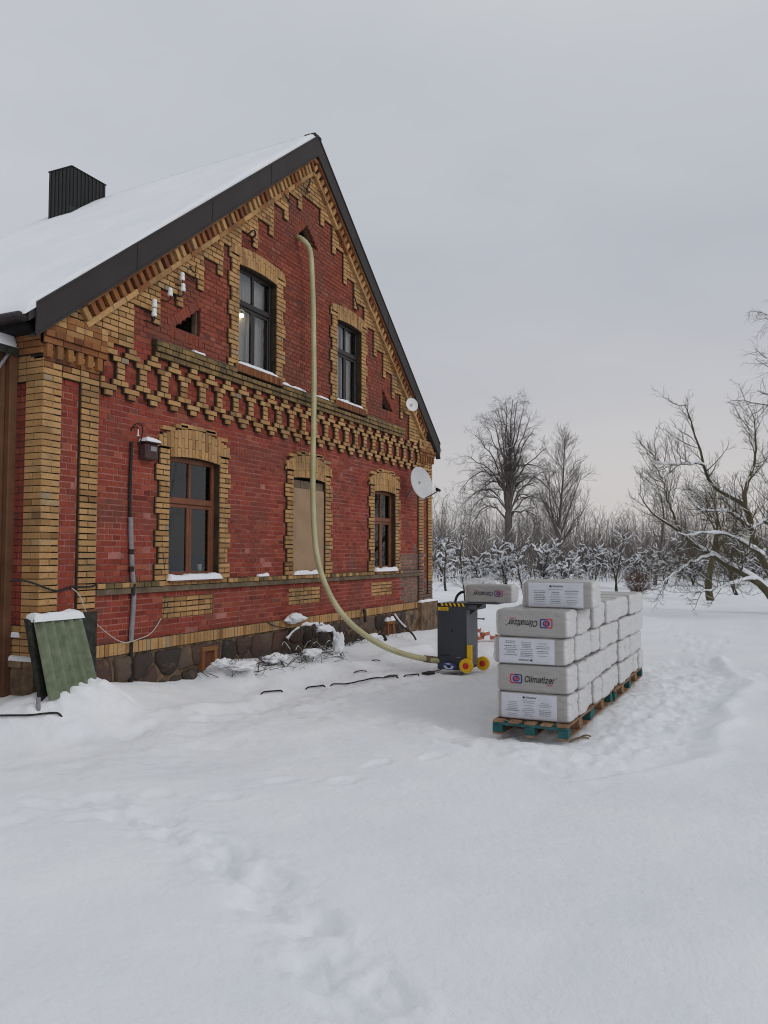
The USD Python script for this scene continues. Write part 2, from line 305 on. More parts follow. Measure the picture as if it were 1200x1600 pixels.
def gz(X, Y):
    X, Y = np.asarray(X, float), np.asarray(Y, float)
    p = np.stack([X, Y, np.zeros_like(X)], -1)
    far = np.clip(np.hypot(X - 2, Y + 4) / 60, 0, 1)
    z = .14 * (fbm(p * .22, 3, 3) - .5) * (1 - .3 * far) + .050 * (fbm(p * .9, 3, 5) - .5) + .012 * (fbm(p * 5, 3, 9) - .5)
    w = np.interp(X, WALLX, WALLZ)
    dist = np.clip(-Y, 0, None)
    near = np.exp(-(dist / (.75 + .25 * np.sin(X * 1.7))) ** 2) * ((X > -9) & (X < 14))
    z = z * (1 - near) + near * (w + .04 * (fbm(p * 3.0, 3, 21) - .5))
    # the trodden yard between house, machine and pallets
    s = inside(TRAMP, X + .5 * (fbm(p * .8, 2, 31) - .5), Y + .5 * (fbm(p * .8, 2, 33) - .5))
    m = sstep(s, -.12, .22)
    lump = fbm(p * 2.4, 4, 41) - .5; lump2 = np.abs(fbm(p * 4.5, 3, 47) - .5)
    z = z + m * (1 - near * .7) * (-.085 + .10 * lump + .07 * lump2) + .06 * np.exp(-((s + .10) / .12) ** 2) * (fbm(p * 2.0, 2, 51))
    # a band of rough snow thrown up in front of the house
    rough = np.exp(-((Y + 1.5) / 1.3) ** 2) * sstep(X, -2.5, -.5) * (1 - sstep(X, 5.2, 6.5))
    z = z + rough * (.16 * (fbm(p * 1.6, 4, 61) - .42) + .05 * np.abs(fbm(p * 5, 3, 63) - .5))
    # snow drifted against the sheet that leans on the corner
    z = z + .27 * np.exp(-((X - .02) / .72) ** 4 - ((Y + .52) / .42) ** 2) * (.9 + .6 * (fbm(p * 7, 2, 91) - .5)) * (.90 + .08 * sstep(X, -.2, .5))
    z = z + .075 * np.exp(-((X - 1.45) / .35) ** 2 - ((Y + 4.9) / .75) ** 2) * (.6 + .8 * fbm(p * 5, 2, 93))
    # foot prints and the shallow trough they lie in
    z = z - .066 * np.exp(-(line_dist(np.array(track_a), X + .22 * (fbm(p * 2.2, 2, 73) - .5), Y + .22 * (fbm(p * 2.2, 2, 75) - .5)) / .20) ** 2) * np.clip(.15 + 2.4 * (fbm(p * 4.2, 3, 71) - .28), .1, 1.6)
    wob = fbm(p * 6.5, 3, 77)
    ld = line_dist(np.array(track_a), X, Y); z = z + np.exp(-(ld / .30) ** 2) * (.020 * (fbm(p * 11, 3, 78) - .5) + .016 * np.abs(fbm(p * 21, 2, 79) - .5))
    z = z + m * .022 * np.abs(fbm(p * 9, 3, 83) - .5)
    for k, (P, t) in enumerate(FEET):
        deep = .030 if k == 0 else (.018 if k < 2 else .017)
        for c, d in zip(P, t):
            dx, dy = X - c[0], Y - c[1]
            near_ = (np.abs(dx) < .6) & (np.abs(dy) < .6)
            if not near_.any(): continue
            l, q = dx[near_] * d[0] + dy[near_] * d[1], -dx[near_] * d[1] + dy[near_] * d[0]
            r = np.sqrt((l / .17) ** 2 + (q / .09) ** 2) + .9 * (wob[near_] - .5)
            z[near_] += -deep * (1 - sstep(r, .62, 1.12)) + (.25 * deep) * np.exp(-((r - 1.5) / .3) ** 2)
    # slow rise of the land far away, and drifts under the trees
    return z + .35 * far * (fbm(p * .03, 2, 81) - .45) * 2
def axis(lo, hi, step, far, g=1.12):
    a = np.arange(lo, hi + step / 2, step); out = list(a); s, x = step, hi
    while x < far: s *= g; x += s; out.append(x)
    s, x = step, lo; pre = []
    while x > -far: s *= g; x -= s; pre.append(x)
    return np.array(pre[::-1] + out)
gx = axis(-4.6, 9.0, .042, 700); gx = np.unique(np.r_[gx[(gx < -4.6) | (gx > .6)], np.arange(-4.6, .6, .021)])
gy = axis(-9.5, 0.1, .042, 700); gy = np.unique(np.r_[gy[(gy < -8.6) | (gy > -3.2)], np.arange(-8.6, -3.2, .021)])
GX, GY = np.meshgrid(gx, gy, indexing='ij')
GZ = gz(GX, GY)
nx, ny = GX.shape; idx = np.arange(nx * ny).reshape(nx, ny)
q = np.stack([idx[:-1, :-1], idx[1:, :-1], idx[1:, 1:], idx[:-1, 1:]], -1).reshape(-1, 4)
put('/World', 'snow_ground', (np.c_[GX.ravel(), GY.ravel(), GZ.ravel()], np.vstack([q[:, [0, 1, 2]], q[:, [0, 2, 3]]])), 'snow', smooth=True, kind='structure')
def g1(x, y): return float(gz(np.array([float(x)]), np.array([float(y)]))[0])
def snow_blob(x0, x1, y0, y1, z, h, seed=0, n=14, lip=0.02):      # a lump of snow lying on a flat ledge
    U, V = np.meshgrid(np.linspace(0, 1, n * 2), np.linspace(0, 1, n), indexing='ij')
    e = np.clip(np.minimum(np.minimum(U, 1 - U) * (x1 - x0), np.minimum(V, 1 - V) * (y1 - y0)) / max(h * .8, .015), 0, 1)
    prof = np.sqrt(1 - (1 - e) ** 2)
    p = np.stack([U * (x1 - x0) * 7 + seed, V * (y1 - y0) * 7, U * 0], -1)
    X = x0 + U * (x1 - x0); Y = y0 + V * (y1 - y0) + lip * (fbm(p * .8, 2, seed) - .5) * (V < .5); Z = z + prof * h * (.55 + .9 * fbm(p, 3, seed + 1))
    top = np.c_[X.ravel(), Y.ravel(), Z.ravel()]; bot = np.c_[X.ravel(), Y.ravel(), np.full(X.size, z - .002)]
    k = np.arange(X.size).reshape(X.shape); qq = np.stack([k[:-1, :-1], k[1:, :-1], k[1:, 1:], k[:-1, 1:]], -1).reshape(-1, 4)
    f = np.vstack([qq[:, [0, 1, 2]], qq[:, [0, 2, 3]]]); N = X.size
    ring = np.r_[k[:, 0], k[-1, 1:], k[-2::-1, -1], k[0, -2:0:-1]]; r2 = np.roll(ring, -1)
    side = np.vstack([np.c_[ring, ring + N, r2 + N], np.c_[ring, r2 + N, r2]])
    return np.vstack([top, bot]), np.vstack([f, f[:, ::-1] + N, side])

# ------------------------------------------------------------------ the brick house
H, Q, W, AX, ZG = .073, .13333, 11.66, 5.83, 1.513
YF = .0                    # yellow brick face; red face lies .04 behind
YR = .04
def rake(u): return 9.34 - .79 * abs(u - AX)            # top of the verge trim
FASC, ROWA, DENT, ROWB = .345, .072, .20, .085          # heights (vertical) of the bands below the verge trim
def field_top(u): return rake(u) - FASC - ROWA - DENT - ROWB + .01
house = Thing('brick_house', 'red brick gabled house with yellow brick patterns, dark verge trim and snowy roof', 'house')
WIN = {'g1': (2.12, 3.22, 1.513, 3.155), 'g2': (5.28, 6.38, 1.513, 3.155), 'g3': (8.45, 9.50, 1.513, 3.155), 'u1': (3.66, 4.71, 4.755, 6.29), 'u2': (6.95, 8.00, 4.755, 6.29)}
WIN['u2'] = (6.82, 7.84, 4.755, 6.29)
TRI = [[(2.17, 4.918), (2.765, 4.918), (2.765, 5.36)], [(9.49, 4.918), (8.895, 5.36), (8.895, 4.918)], [(5.34, 7.36), (6.14, 7.36), (5.74, 7.70)]]
STEP0 = 1.40; SE = [1.40] + [1.89 + .452 * k for k in range(9)]   # right edges of the steps on the left slope
def step_yellow(u, z):                           # the yellow stepped border below the rake
    v = u if u <= AX else W - u
    if v < SE[0]: return True
    for k in range(9):
        if SE[k] <= v < SE[k + 1]:
            bot = 4.84 + .375 * k; top = bot + 2 * H
            return z > top or (v > SE[k + 1] - .135 and z > bot)
    return z > 8.12
def arch_top(u, k):
    a, b, z0, z1 = WIN[k]; c = (a + b) / 2; r = abs(u - c) / ((b - a) / 2 + .22)
    if r > 1: return 0
    lift = {'g': (.27, .16), 'u': (.25, .07)}[k[0]]
    return z1 + lift[0] + lift[1] * (1 - r * r)
def zone(u, z, n):
    for k, (a, b, z0, z1) in WIN.items():
        if a < u < b and z0 < z < z1: return 'O'
        c = (a + b) / 2
        if abs(u - c) < (b - a) / 2 + .22 and (z1 if a < u < b else z1 + .146) <= z < arch_top(u, k): return 'A'
        wd = .265 if (n // 3) % 2 == 0 else .195
        if a - wd < u < b + wd and z0 - H < z < z1 + .16: return 'Y'
        if k[0] == 'u' and a - .12 < u < b + .12 and z0 - .14 < z <= z0: return 'A'
    for t in TRI:
        if all((t[(i + 1) % 3][0] - t[i][0]) * (z - t[i][1]) - (t[(i + 1) % 3][1] - t[i][1]) * (u - t[i][0]) > 0 for i in range(3)): return 'O'
    v = min(u, W - u)
    if z < .783 and v > .833: return 'N'
    if n == -1 and v > .833: return 'S'
    if n == -2 and v > .833: return 'D'
    if z < 4.4 and v < .833:
        if .265 < v < .553 and .95 < z < 3.82: return 'P'
        return 'Y'
    if n < -2:
        for k in ('g1', 'g2', 'g3'):
            a, b = WIN[k][:2]
            if a - .07 < u < b - .06 and -7 <= n <= -4: return 'W'
        return 'R'
    if 31 <= n <= 39:
        j = ((u - .97) / .4) % 1.0; j = min(j, 1 - j)        # 0 at a drop, .5 at the stem of an I
        row = n - 31
        if row == 0 and j < .167: return 'T'
        if row == 1 and j < .333: return 'T'
        if row in (2, 6) and j > .5 - .333: return 'T'
        if row in (3, 4, 5) and j > .5 - .167: return 'T'
        if row == 7 and j < .333: return 'T'
        if row == 8 and j < .167: return 'T'
        return 'R'
    if 40 <= n <= 42 and v > 1.77: return 'L'
    if 40 <= n <= 42: return 'Y' if v < 1.40 else 'R'
    if n >= 43: return 'Y' if step_yellow(u, z) else 'R'
    return 'R'
PLANE = {'Y': YF, 'R': YR, 'P': .045, 'S': -.03, 'W': .068, 'T': -.02, 'L': -.05}
rng = np.random.default_rng(5)
bricks, mortar_d, mortar_p = [], MB(), MB()              # bricks: (colour, polygon, y0, tone)
def tone(): return float(np.clip(rng.normal(.5, .2), 0, 1))
for n in range(-12, 106):
    z0, z1 = ZG + n * H, ZG + (n + 1) * H; zc = (z0 + z1) / 2
    half = AX if zc < field_top(0) else AX - (zc - field_top(AX)) / -.79
    lim = max(0.0, AX - (field_top(AX) + .37 - z0) / .79) if z0 > field_top(0) else 0.0
    if lim > .5: lim = max(.5, AX - (field_top(AX) - z0) / .79)
    if z0 > field_top(AX): break
    us = np.arange(lim, W - lim, .0111) + .0055
    zs = [zone(u, zc, n) for u in us]
    if zc > 4.4: zs = ['Y2' if z == 'Y' and min(u, W - u) < .86 else z for u, z in zip(us, zs)]
    i = 0
    while i < len(us):
        j = i
        while j + 1 < len(us) and zs[j + 1] == zs[i]: j += 1
        a, b, zn = us[i] - .0055, us[j] + .0055, zs[i][:1]; i = j + 1
        if a < .012 + lim: a = lim
        if zn in 'OAND' or b - a < .03: continue
        yp = PLANE[zn]
        if zn == 'L': yp = (-.03, -.06, -.06)[n - 40]
        yellow = zn not in 'RP'
        endz = min(b, W - a) < .875
        ft = field_top(AX) + (.37 if endz else 0)
        sl = [np.array([-.79, 1.0]), ft - .79 * AX], [np.array([.79, 1.0]), ft + .79 * AX]
        def clipped(p):
            if z1 > field_top(0) - .1:
                for nn, d in sl: p = clip(p, nn, d)
            return p
        mp = clipped([(a, z0), (b, z0), (b, z1), (a, z1)])
        ma, mb_ = a + (.013 if a < .001 else 0), b - (.013 if b > W - .001 else 0)
        mp = clipped([(ma, z0), (mb_, z0), (mb_, z1), (ma, z1)])
        if len(mp) >= 3: (mortar_d if yellow else mortar_p).prism(mp, yp + (.018 if yellow else .006), .17, 0.5 if yellow else (.95 if n < 31 else .35 if n < 43 else .12))
        # break the run into bricks: stretchers and headers alternate from course to course
        if yellow and b - a < 1.3: cuts = [a]; w = .265 if n % 2 == 0 else .1325
        else:
            w = .2667 if n % 2 == 0 else .1333
            off = {0: 0.0, 1: .0667, 2: .1333, 3: .0667}[n % 4]
            cuts = [a]; c = math.floor((a - off) / w) * w + off + w
            while c < a + .05: c += w
            cuts.append(c)
        while cuts[-1] + w < b - .045: cuts.append(cuts[-1] + w)
        cuts.append(b); cuts = [c for c in cuts if c <= b]
        for c0, c1 in zip(cuts[:-1], cuts[1:]):
            if c1 - c0 < .03: continue
            jn = .0078 if yellow else .0072
            e = rng.normal(0, .0016, 4)
            p = clipped([(c0 + jn, z0 + jn + e[0]), (c1 - jn, z0 + jn + e[1]), (c1 - jn, z1 - jn + e[2]), (c0 + jn, z1 - jn + e[3])])
            if len(p) < 3: continue
            col = 'mossy' if zn == 'L' or (zn == 'S') and rng.random() < .6 else ('yellow' if yellow else 'red')
            if zn == 'Y' and (zc < 1.3 or 3.9 < zc < 4.5) and min(c0, W - c0) < .9 and rng.random() < .6: col = 'orange'
            if zc > 4.6 and col == 'red': col = 'red_upper'
            if 9.75 < c0 < 10.86 and zc < 1.95 - .5 * max(0, 10.2 - c0) + rng.normal(0, .08) and zc > .8 and not (zn == 'W'): col = 'worn'
            if c0 > 10.8 and zc < 1.25 + rng.normal(0, .1): col = 'worn'
            bricks.append((col, p, yp + rng.normal(0, .0026), tone()))
# sloping mortar weatherings above string course and ledge
weather = MB()
def wedge(m, a, b, ztop, zbot, yfront, yback, t=.5):
    v = [(a, yfront, zbot), (b, yfront, zbot), (b, yback, zbot), (a, yback, zbot), (a, yback, ztop), (b, yback, ztop), (a, yfront, zbot + .012), (b, yfront, zbot + .012)]
    m.add(v, [(0, 3, 2), (0, 2, 1), (0, 1, 7), (0, 7, 6), (6, 7, 5), (6, 5, 4), (0, 6, 4), (0, 4, 3), (1, 2, 5), (1, 5, 7), (2, 3, 4), (2, 4, 5)], t)
weather.box(.836, W - .836, -.012, .16, ZG - 2 * H + .004, ZG - H - .002)
for a, b in ((1.78, 3.52), (4.86, 6.66), (8.02, W - 1.78)):
    wedge(weather, a, b, ZG + 43 * H + .045, ZG + 43 * H + .001, -.05, .038)
# soldier course on the plinth, arches, sills, framed triangles: bricks set on edge or on end
arch_bricks, sill_bricks, soldier_bricks, tri_bricks = [], [], [], []
u = .84
while u < W - .84:
    soldier_bricks.append(([(u + .005, .637), (u + .068, .637), (u + .068, .778), (u + .005, .778)], rng.normal(.0, .003), tone())); u += .073
mortar_d.box(.835, W - .835, .012, .16, .632, .783)
for k, (a, b, z0, z1) in WIN.items():
    A0, A1 = a - .22, b + .22
    m = int(round((A1 - A0) / .0725)); w = (A1 - A0) / m
    for i in range(m):
        x0, x1 = A0 + i * w, A0 + (i + 1) * w; xc = (x0 + x1) / 2
        zt = arch_top(xc, k)
        lowz = z1 if a - .01 < xc < b + .01 else z1 + .13
        rise = .035 * (1 - ((xc - (a + b) / 2) / ((b - a) / 2)) ** 2) if a < xc < b else 0
        lowz += rise
        if k[0] == 'g':
            cut = lowz + (.125 if i % 2 else .255)
            if cut < zt - .05: parts = [(lowz, cut), (cut, zt)]
            else: parts = [(lowz, zt)]
        else:
            cut = lowz + (.125 if i % 2 else .2); parts = [(lowz, cut), (cut, zt)] if cut < zt - .05 else [(lowz, zt)]
        s = (xc - (a + b) / 2) * .06
        for p0, p1 in parts:
            if p1 - p0 < .02: continue
            arch_bricks.append(([(x0 + .004, p0 + .004), (x1 - .004, p0 + .004), (x1 - .004 + s * (p1 - p0), p1 - .004), (x0 + .004 + s * (p1 - p0), p1 - .004)], -.004 + rng.normal(0, .003), tone()))
        mortar_d.box(x0, x1, .014, .16, lowz + .003, zt - .001)
    if k[0] == 'g':                               # thin stretchers laid in steps over the arch
        c = (a + b) / 2
        for x0, x1, dz in ((c - .72, c - .46, .0), (c - .46, c - .20, .0), (c - .34, c - .08, .078), (c - .08, c + .18, .078), (c + .18, c + .42, .074), (c + .2, c + .46, .0), (c + .46, c + .72, .0)):
            zb = max(arch_top(x0 + .02, k), arch_top(x1 - .02, k)) if dz == 0 else z1 + .432
            if dz == 0: zb = (arch_top((x0 + x1) / 2, k) + zb) / 2
            arch_bricks.append(([(x0 + .005, zb + .004), (x1 - .005, zb + .004), (x1 - .005, zb + .055), (x0 + .005, zb + .055)], -.008, tone()))
    else:                                         # sill of bricks on edge
        x0, x1 = a - .12, b + .12; m = int((x1 - x0) / .072); w = (x1 - x0) / m
        for i in range(m):
            sill_bricks.append(([(x0 + i * w + .004, z0 - .128), (x0 + (i + 1) * w - .004, z0 - .128), (x0 + (i + 1) * w - .004, z0 - .012), (x0 + i * w + .004, z0 - .012)], -.035 + rng.normal(0, .003), tone()))
        mortar_d.box(x0, x1, -.015, .16, z0 - .14, z0 - .016)
for t in TRI:                                     # brick frames of the triangular openings
    c = np.mean(t, axis=0); t = np.array(t)
    for i in range(3):
        p0, p1 = t[i], t[(i + 1) % 3]; e = p1 - p0; L = np.linalg.norm(e); e /= L; o = np.array([e[1], -e[0]])
        if abs(e[0]) < .1: continue
        m = int(round((L + .06) / .074)); w = (L + .06) / m
        for j in range(m):
            q0 = p0 + e * (j * w - .03 + .004); q1 = p0 + e * ((j + 1) * w - .03 - .004)
            tri_bricks.append(([q0 + o * .004, q1 + o * .004, q1 + o * .135, q0 + o * .135], .034 + rng.normal(0, .003), tone() * .8))
# verge: flat course, toothed course and moulding that follow the rake on both sides, plus the corner heads
rake_bricks, rake_back = [], MB()
SL = math.atan(.79); cs_, sn_ = math.cos(SL), math.sin(SL)
def along(side, s, t):                            # s up the slope from the eave end, t vertical distance below the verge trim's top
    u0 = s * cs_; zt = rake(u0); return (u0 if side < 0 else W - u0, zt - t)
def rake_piece(side, s0, s1, t0, t1, y, y1, tn, store, lean=True):
    """A brick between s0..s1 whose ends stand square to the slope."""
    d0, d1 = (t0 * sn_ * cs_ / cs_, t1 * sn_ * cs_ / cs_) if lean else (0, 0)
    p = [along(side, s0 + t1 * sn_, t1), along(side, s1 + t1 * sn_, t1), along(side, s1 + t0 * sn_, t0), along(side, s0 + t0 * sn_, t0)] if lean else None
    pts = []
    for q in p:
        pts.append(q)
    pts = clip(pts, np.array([1.0 if side < 0 else -1.0, 0]), AX if side < 0 else -AX)
    if len(pts) >= 3: store.append((pts, y, tn, y1))
t_a, t_b, t_c, t_d = FASC, FASC + ROWA, FASC + ROWA + DENT, FASC + ROWA + DENT + ROWB
SEND = AX / cs_
for side in (-1, 1):
    s = .42
    while s < SEND:
        rake_piece(side, s + .004, s + .262, t_a + .002, t_b - .004, -.095 + rng.normal(0, .003), .05, ('orange', tone()), rake_bricks); s += .266
    s = .36
    while s < SEND:
        rake_piece(side, s, s + .072, t_b - .002, t_c - .004, -.060 + rng.normal(0, .004), .05, ('orange' if rng.random() < .55 else 'yellow', tone()), rake_bricks); s += .1445
    s = .30
    while s < SEND:
        rake_piece(side, s + .005, s + .261, t_c, t_d - .004, -.062 + rng.normal(0, .003), .05, ('orange' if rng.random() < .25 else 'yellow', tone()), rake_bricks); s += .266
    pb = [along(side, .62, t_a), along(side, SEND, t_a), along(side, SEND, t_d - .03), along(side, .80, t_d - .03)]
    rake_back.prism(pb, .018, .17)
    pb = [along(side, .72, t_c + .012), along(side, SEND, t_c + .012), along(side, SEND, t_d - .014), along(side, .74, t_d - .014)]
    rake_back.prism(pb, -.045, .02)
head_bricks = []
for side in (-1, 1):
    def R_(u0, u1): return (u0, u1) if side < 0 else (W - u1, W - u0)
    for k in range(6):                            # teeth under the head
        a, b = R_(.0 + k * .149, .0 + k * .149 + .078)
        head_bricks.append(([(a, 4.035), (b, 4.035), (b, 4.175), (a, 4.175)], -.05, ('orange', tone()), .1))
    for r, (z, y) in enumerate(((4.180, -.055), (4.253, -.085), (4.326, -.05), (4.399, -.055), (4.472, -.052))):
        e = -.05 if r < 2 else 0
        u0 = e
        w = .265 if r % 2 == 0 else .1325
        while u0 < .88:
            u1 = min(u0 + w, .90); a, b = R_(u0 + .005, u1 - .005)
            pts = [(a, z + .004), (b, z + .004), (b, z + .069), (a, z + .069)]
            for nn, d in ([np.array([-.79, 1.0]), rake(0) - FASC - .0], [np.array([.79, 1.0]), rake(0) - FASC + .79 * W]): pts = clip(pts, nn, d)
            if u1 - u0 > .03 and len(pts) >= 3: head_bricks.append((pts, y, ('orange' if r < 2 or rng.random() < .5 else 'yellow', tone()), .1))
            u0 = u1
    a, b = R_(-.045 if side < 0 else -.045, .895); mortar_d.box(a, b, -.04, .15, 4.176, 4.33)
    a, b = R_(.0, .9); mortar_d.box(a, b, -.035, .15, 4.331, 4.50); 
    a, b = R_(.0, .9); mortar_d.box(a, b, .008, .15, 4.02, 4.175)
# side wall of the house (plane x = 0, seen at the far left)
side_bricks = []
for n in range(-11, 41):
    z0, z1 = ZG + n * H, ZG + (n + 1) * H
    segs = [(.0, .265, 'yellow', 0.0), (.265, 1.2, 'red' if 1.02 < z0 < 3.75 else 'yellow', .045 if 1.02 < z0 < 3.75 else 0.0)]
    if z0 > 4.0: segs = [(.0, 1.2, 'orange', -.03 - .025 * (n - 34) / 3)]
    for a, b, c, x in segs:
        w = .265 if (n % 2 == 1) else .1325; y = a
        while y < b - .02:
            y1 = min(y + w, b); side_bricks.append((c, x, y + .005, y1 - .005, z0 + .005, z1 - .005, tone())); y = y1
        (mortar_d if c != 'red' else mortar_p).box(x + .012, .17 if a > 0 else .2, max(a, .172) if a == 0 else a, b, z0, z1)
        if a == 0: mortar_d.box(x + .012, .05, .014, .172, z0, z1)
mortar_d.box(-.001, .15, .012, .2, 4.04, 4.62)
# ---- make the prims
wall = house.part('gable_wall', mortar_d, 'mortar_dark')
put(wall, 'mortar', mortar_p, 'mortar_pink'); put(wall, 'weathering', weather, 'mortar_grey'); put(wall, 'verge_backing', rake_back, 'mortar_dark')
def size_px(c, area): return area / depth(c) ** 2 * max(.05, abs((CAM - c) @ np.array([0, -1.0, 0])) / np.linalg.norm(CAM - c))
items = {}
def collect(colour, poly, y0, y1, tn, weight=1.0):
    p = np.array(poly); c = np.array([p[:, 0].mean(), y0, p[:, 1].mean()])
    ar = .5 * abs((p[:, 0] * np.roll(p[:, 1], -1) - p[:, 1] * np.roll(p[:, 0], -1)).sum())
    items.setdefault(colour, []).append((size_px(c, ar) * weight, ('prism', p, y0, y1, tn)))
for col, p, y, tn in bricks: collect(col, p, y, .15, tn)
for p, y, tn in soldier_bricks: collect('yellow', p, y, .15, tn)
for p, y, tn in sill_bricks: collect('orange', p, y, .15, tn * .5)
for p, y, tn in tri_bricks: collect('red_upper', p, y, .16, tn)
for p, y, (c, tn), y1 in rake_bricks: collect(c, p, y, y1, tn)
for p, y, (c, tn), y1 in head_bricks: collect(c, p, y, y1, tn)
for c, x, y0, y1, z0, z1, tn in side_bricks: items.setdefault(c, []).append((.0002 if y0 < .3 else .00005, ('box', x, y0, y1, z0, z1, tn)))
for p, y, tn in arch_bricks: items.setdefault('arch', []).append((size_px(np.array([p[0][0], y, p[0][1]]), .02), ('prism', np.array(p), y, .16, tn)))
def emit(m, it):
    if it[0] == 'prism': m.prism(it[1], it[2], it[3], it[4])
    else: _, x, y0, y1, z0, z1, tn = it; m.box(x, .16, y0, y1, z0, z1, tn)
for col, (name, rest, mt) in {'red': ('red_brick', 'red_brickwork', 'red_brick'), 'yellow': ('yellow_brick', 'yellow_brickwork', 'yellow_brick'),
                              'orange': ('orange_brick', 'orange_brickwork', 'orange_brick'), 'mossy': ('mossy_brick', 'mossy_brickwork', 'mossy_brick'), 'red_upper': ('weathered_red_brick', 'weathered_red_brickwork', 'red_brick_upper'), 'worn': ('worn_brick', 'worn_brickwork', 'worn_brick'), 'arch': ('arch_brick', 'arch_brickwork', 'yellow_brick')}.items():
    L = sorted(items[col], key=lambda x: -x[0])
    for _, it in L[:300]:
        m = MB(); emit(m, it); put(wall, name, m, mt)
    if len(L) > 300:
        m = MB()
        for _, it in L[300:]: emit(m, it)
        put(wall, rest, m, mt, kind='stuff')
print('bricks', {k: len(v) for k, v in items.items()})
# ---- plinth of field stones in mortar
from scipy.spatial import Voronoi
rs = np.random.default_rng(8)
pts = []
for i in range(34):
    for j in range(3): pts.append((-.1 + i * .36 + rs.uniform(-.19, .19) + (j % 2) * .18, -.05 + j * .24 + rs.uniform(-.11, .11)))
pts = np.array(pts); big = np.vstack([pts, pts * [1, -1] + [0, -.6], pts * [1, -1] + [0, 1.26], pts * [-1, 1] + [-.8, 0], pts * [-1, 1] + [2 * W + .8, 0]])
vor = Voronoi(big)
pl = MB(); pl.box(.0, W, .036, .16, -.3, .632); plinth = house.part('plinth', pl, 'mortar_tan')
for i in range(len(pts)):
    reg = vor.regions[vor.point_region[i]]
    if -1 in reg or not reg: continue
    p = vor.vertices[reg]
    p = clip(clip(clip(clip(list(p), np.array([0, 1.0]), .622), np.array([0, -1.0]), .25), np.array([1.0, 0]), W - .01), np.array([-1.0, 0]), -.01)
    if len(p) < 3: continue
    p = np.array(p); c = p.mean(0)
    from shapely.geometry import Polygon
    pg = Polygon(p).buffer(-.010 - rs.uniform(0, .022)).buffer(-.012).buffer(.012)
    if pg.is_empty or pg.area < .004 or pg.geom_type != 'Polygon': continue
    r = np.array(pg.exterior.coords)[:-1]
    r = np.array([np.array(pg.exterior.interpolate(s, normalized=True).coords[0]) for s in np.linspace(0, 1, 14, endpoint=False)]) + rs.normal(0, .008, (14, 2))
    c = r.mean(0); rings = []
    pro = rs.uniform(.0, .045)
    for k, (sc, y) in enumerate(((1.0, .10), (1.0, .055), (.93, .025), (.6, .008), )):
        q = c + (r - c) * sc; rings.append(np.c_[q[:, 0], np.full(len(q), y - pro * (k > 0)) + rs.normal(0, .009, len(q)), q[:, 1]])
    v = np.vstack(rings + [np.array([[c[0], -.008 - pro, c[1]]])]); m = len(r); f = []
    for k in range(3):
        for a in range(m):
            b = (a + 1) % m; f += [(k * m + a, k * m + b, (k + 1) * m + b), (k * m + a, (k + 1) * m + b, (k + 1) * m + a)]
    for a in range(m): f.append((3 * m + a, 3 * m + (a + 1) % m, 4 * m))
    f = np.array(f)
    if (r[:, 0] * np.roll(r[:, 1], -1) - r[:, 1] * np.roll(r[:, 0], -1)).sum() < 0: f = f[:, ::-1]
    put(plinth, 'stone', (v, f, np.full(len(v), rs.random())), 'stone', smooth=True)
# corner plinth block on the right, patches of fallen plaster there
m = MB(); m.box(9.9, 10.72, -.012, .15, -.2, .60); m.box(10.72, W + .10, -.10, .16, -.2, .76); house.part('corner_plinth', m, 'mortar_tan', label='rough plastered corner block at the foot of the wall')
house.part('ledge_snow', snow_blob(10.7, W + .1, -.10, .0, .76, .05, 3), 'snow_small', smooth=True)
# side plinth
m = MB(); m.box(-.02, .1, .17, 3.0, -.2, .63); m.box(-.05, .06, .0, .16, -.2, .72); m.box(-.06, .1, .17, .6, .63, .70); house.part('side_plinth', m, 'mortar_tan')
house.part('ledge_snow', snow_blob(-.06, .04, -.01, .55, .702, .05, 5), 'snow_small', smooth=True)
house.part('ledge_snow', snow_blob(-.03, .05, .26, .58, .95, .05, 7), 'snow_small', smooth=True)
for a, b in ((4.85, 5.62), (5.9, 6.45), (2.55, 2.80), (4.2, 4.5)):
    zb, y0, y1 = (ZG + 43 * H + .012, -.045, .036) if a > 4.6 or a == 2.55 else (ZG + .001, -.03, .03)
    house.part('ledge_snow', snow_blob(a, b, y0, y1, zb, .045, int(a * 10)), 'snow_small', smooth=True)
# terracotta vent niches in the plinth
for (x, z) in ((2.96, .40), (9.15, .30)):
    m = MB(); w, h = .17, .16
    m.box(x - w, x + w, -.055, .1, z + h - .06, z + h, .6); m.box(x - w, x - w + .06, -.05, .1, z - h, z + h - .063, .4); m.box(x + w - .06, x + w, -.05, .1, z - h, z + h - .063, .5); m.box(x - w + .06, x + w - .06, -.01, .1, z - h, z + h - .063, .05)
    p = house.part('plinth_vent', m, 'orange_brick')
    if x > 5: put(p, 'vent_snow', snow_blob(x - w - .03, x + w + .03, -.06, .03, z + h, .08, 4), 'snow_small', smooth=True)
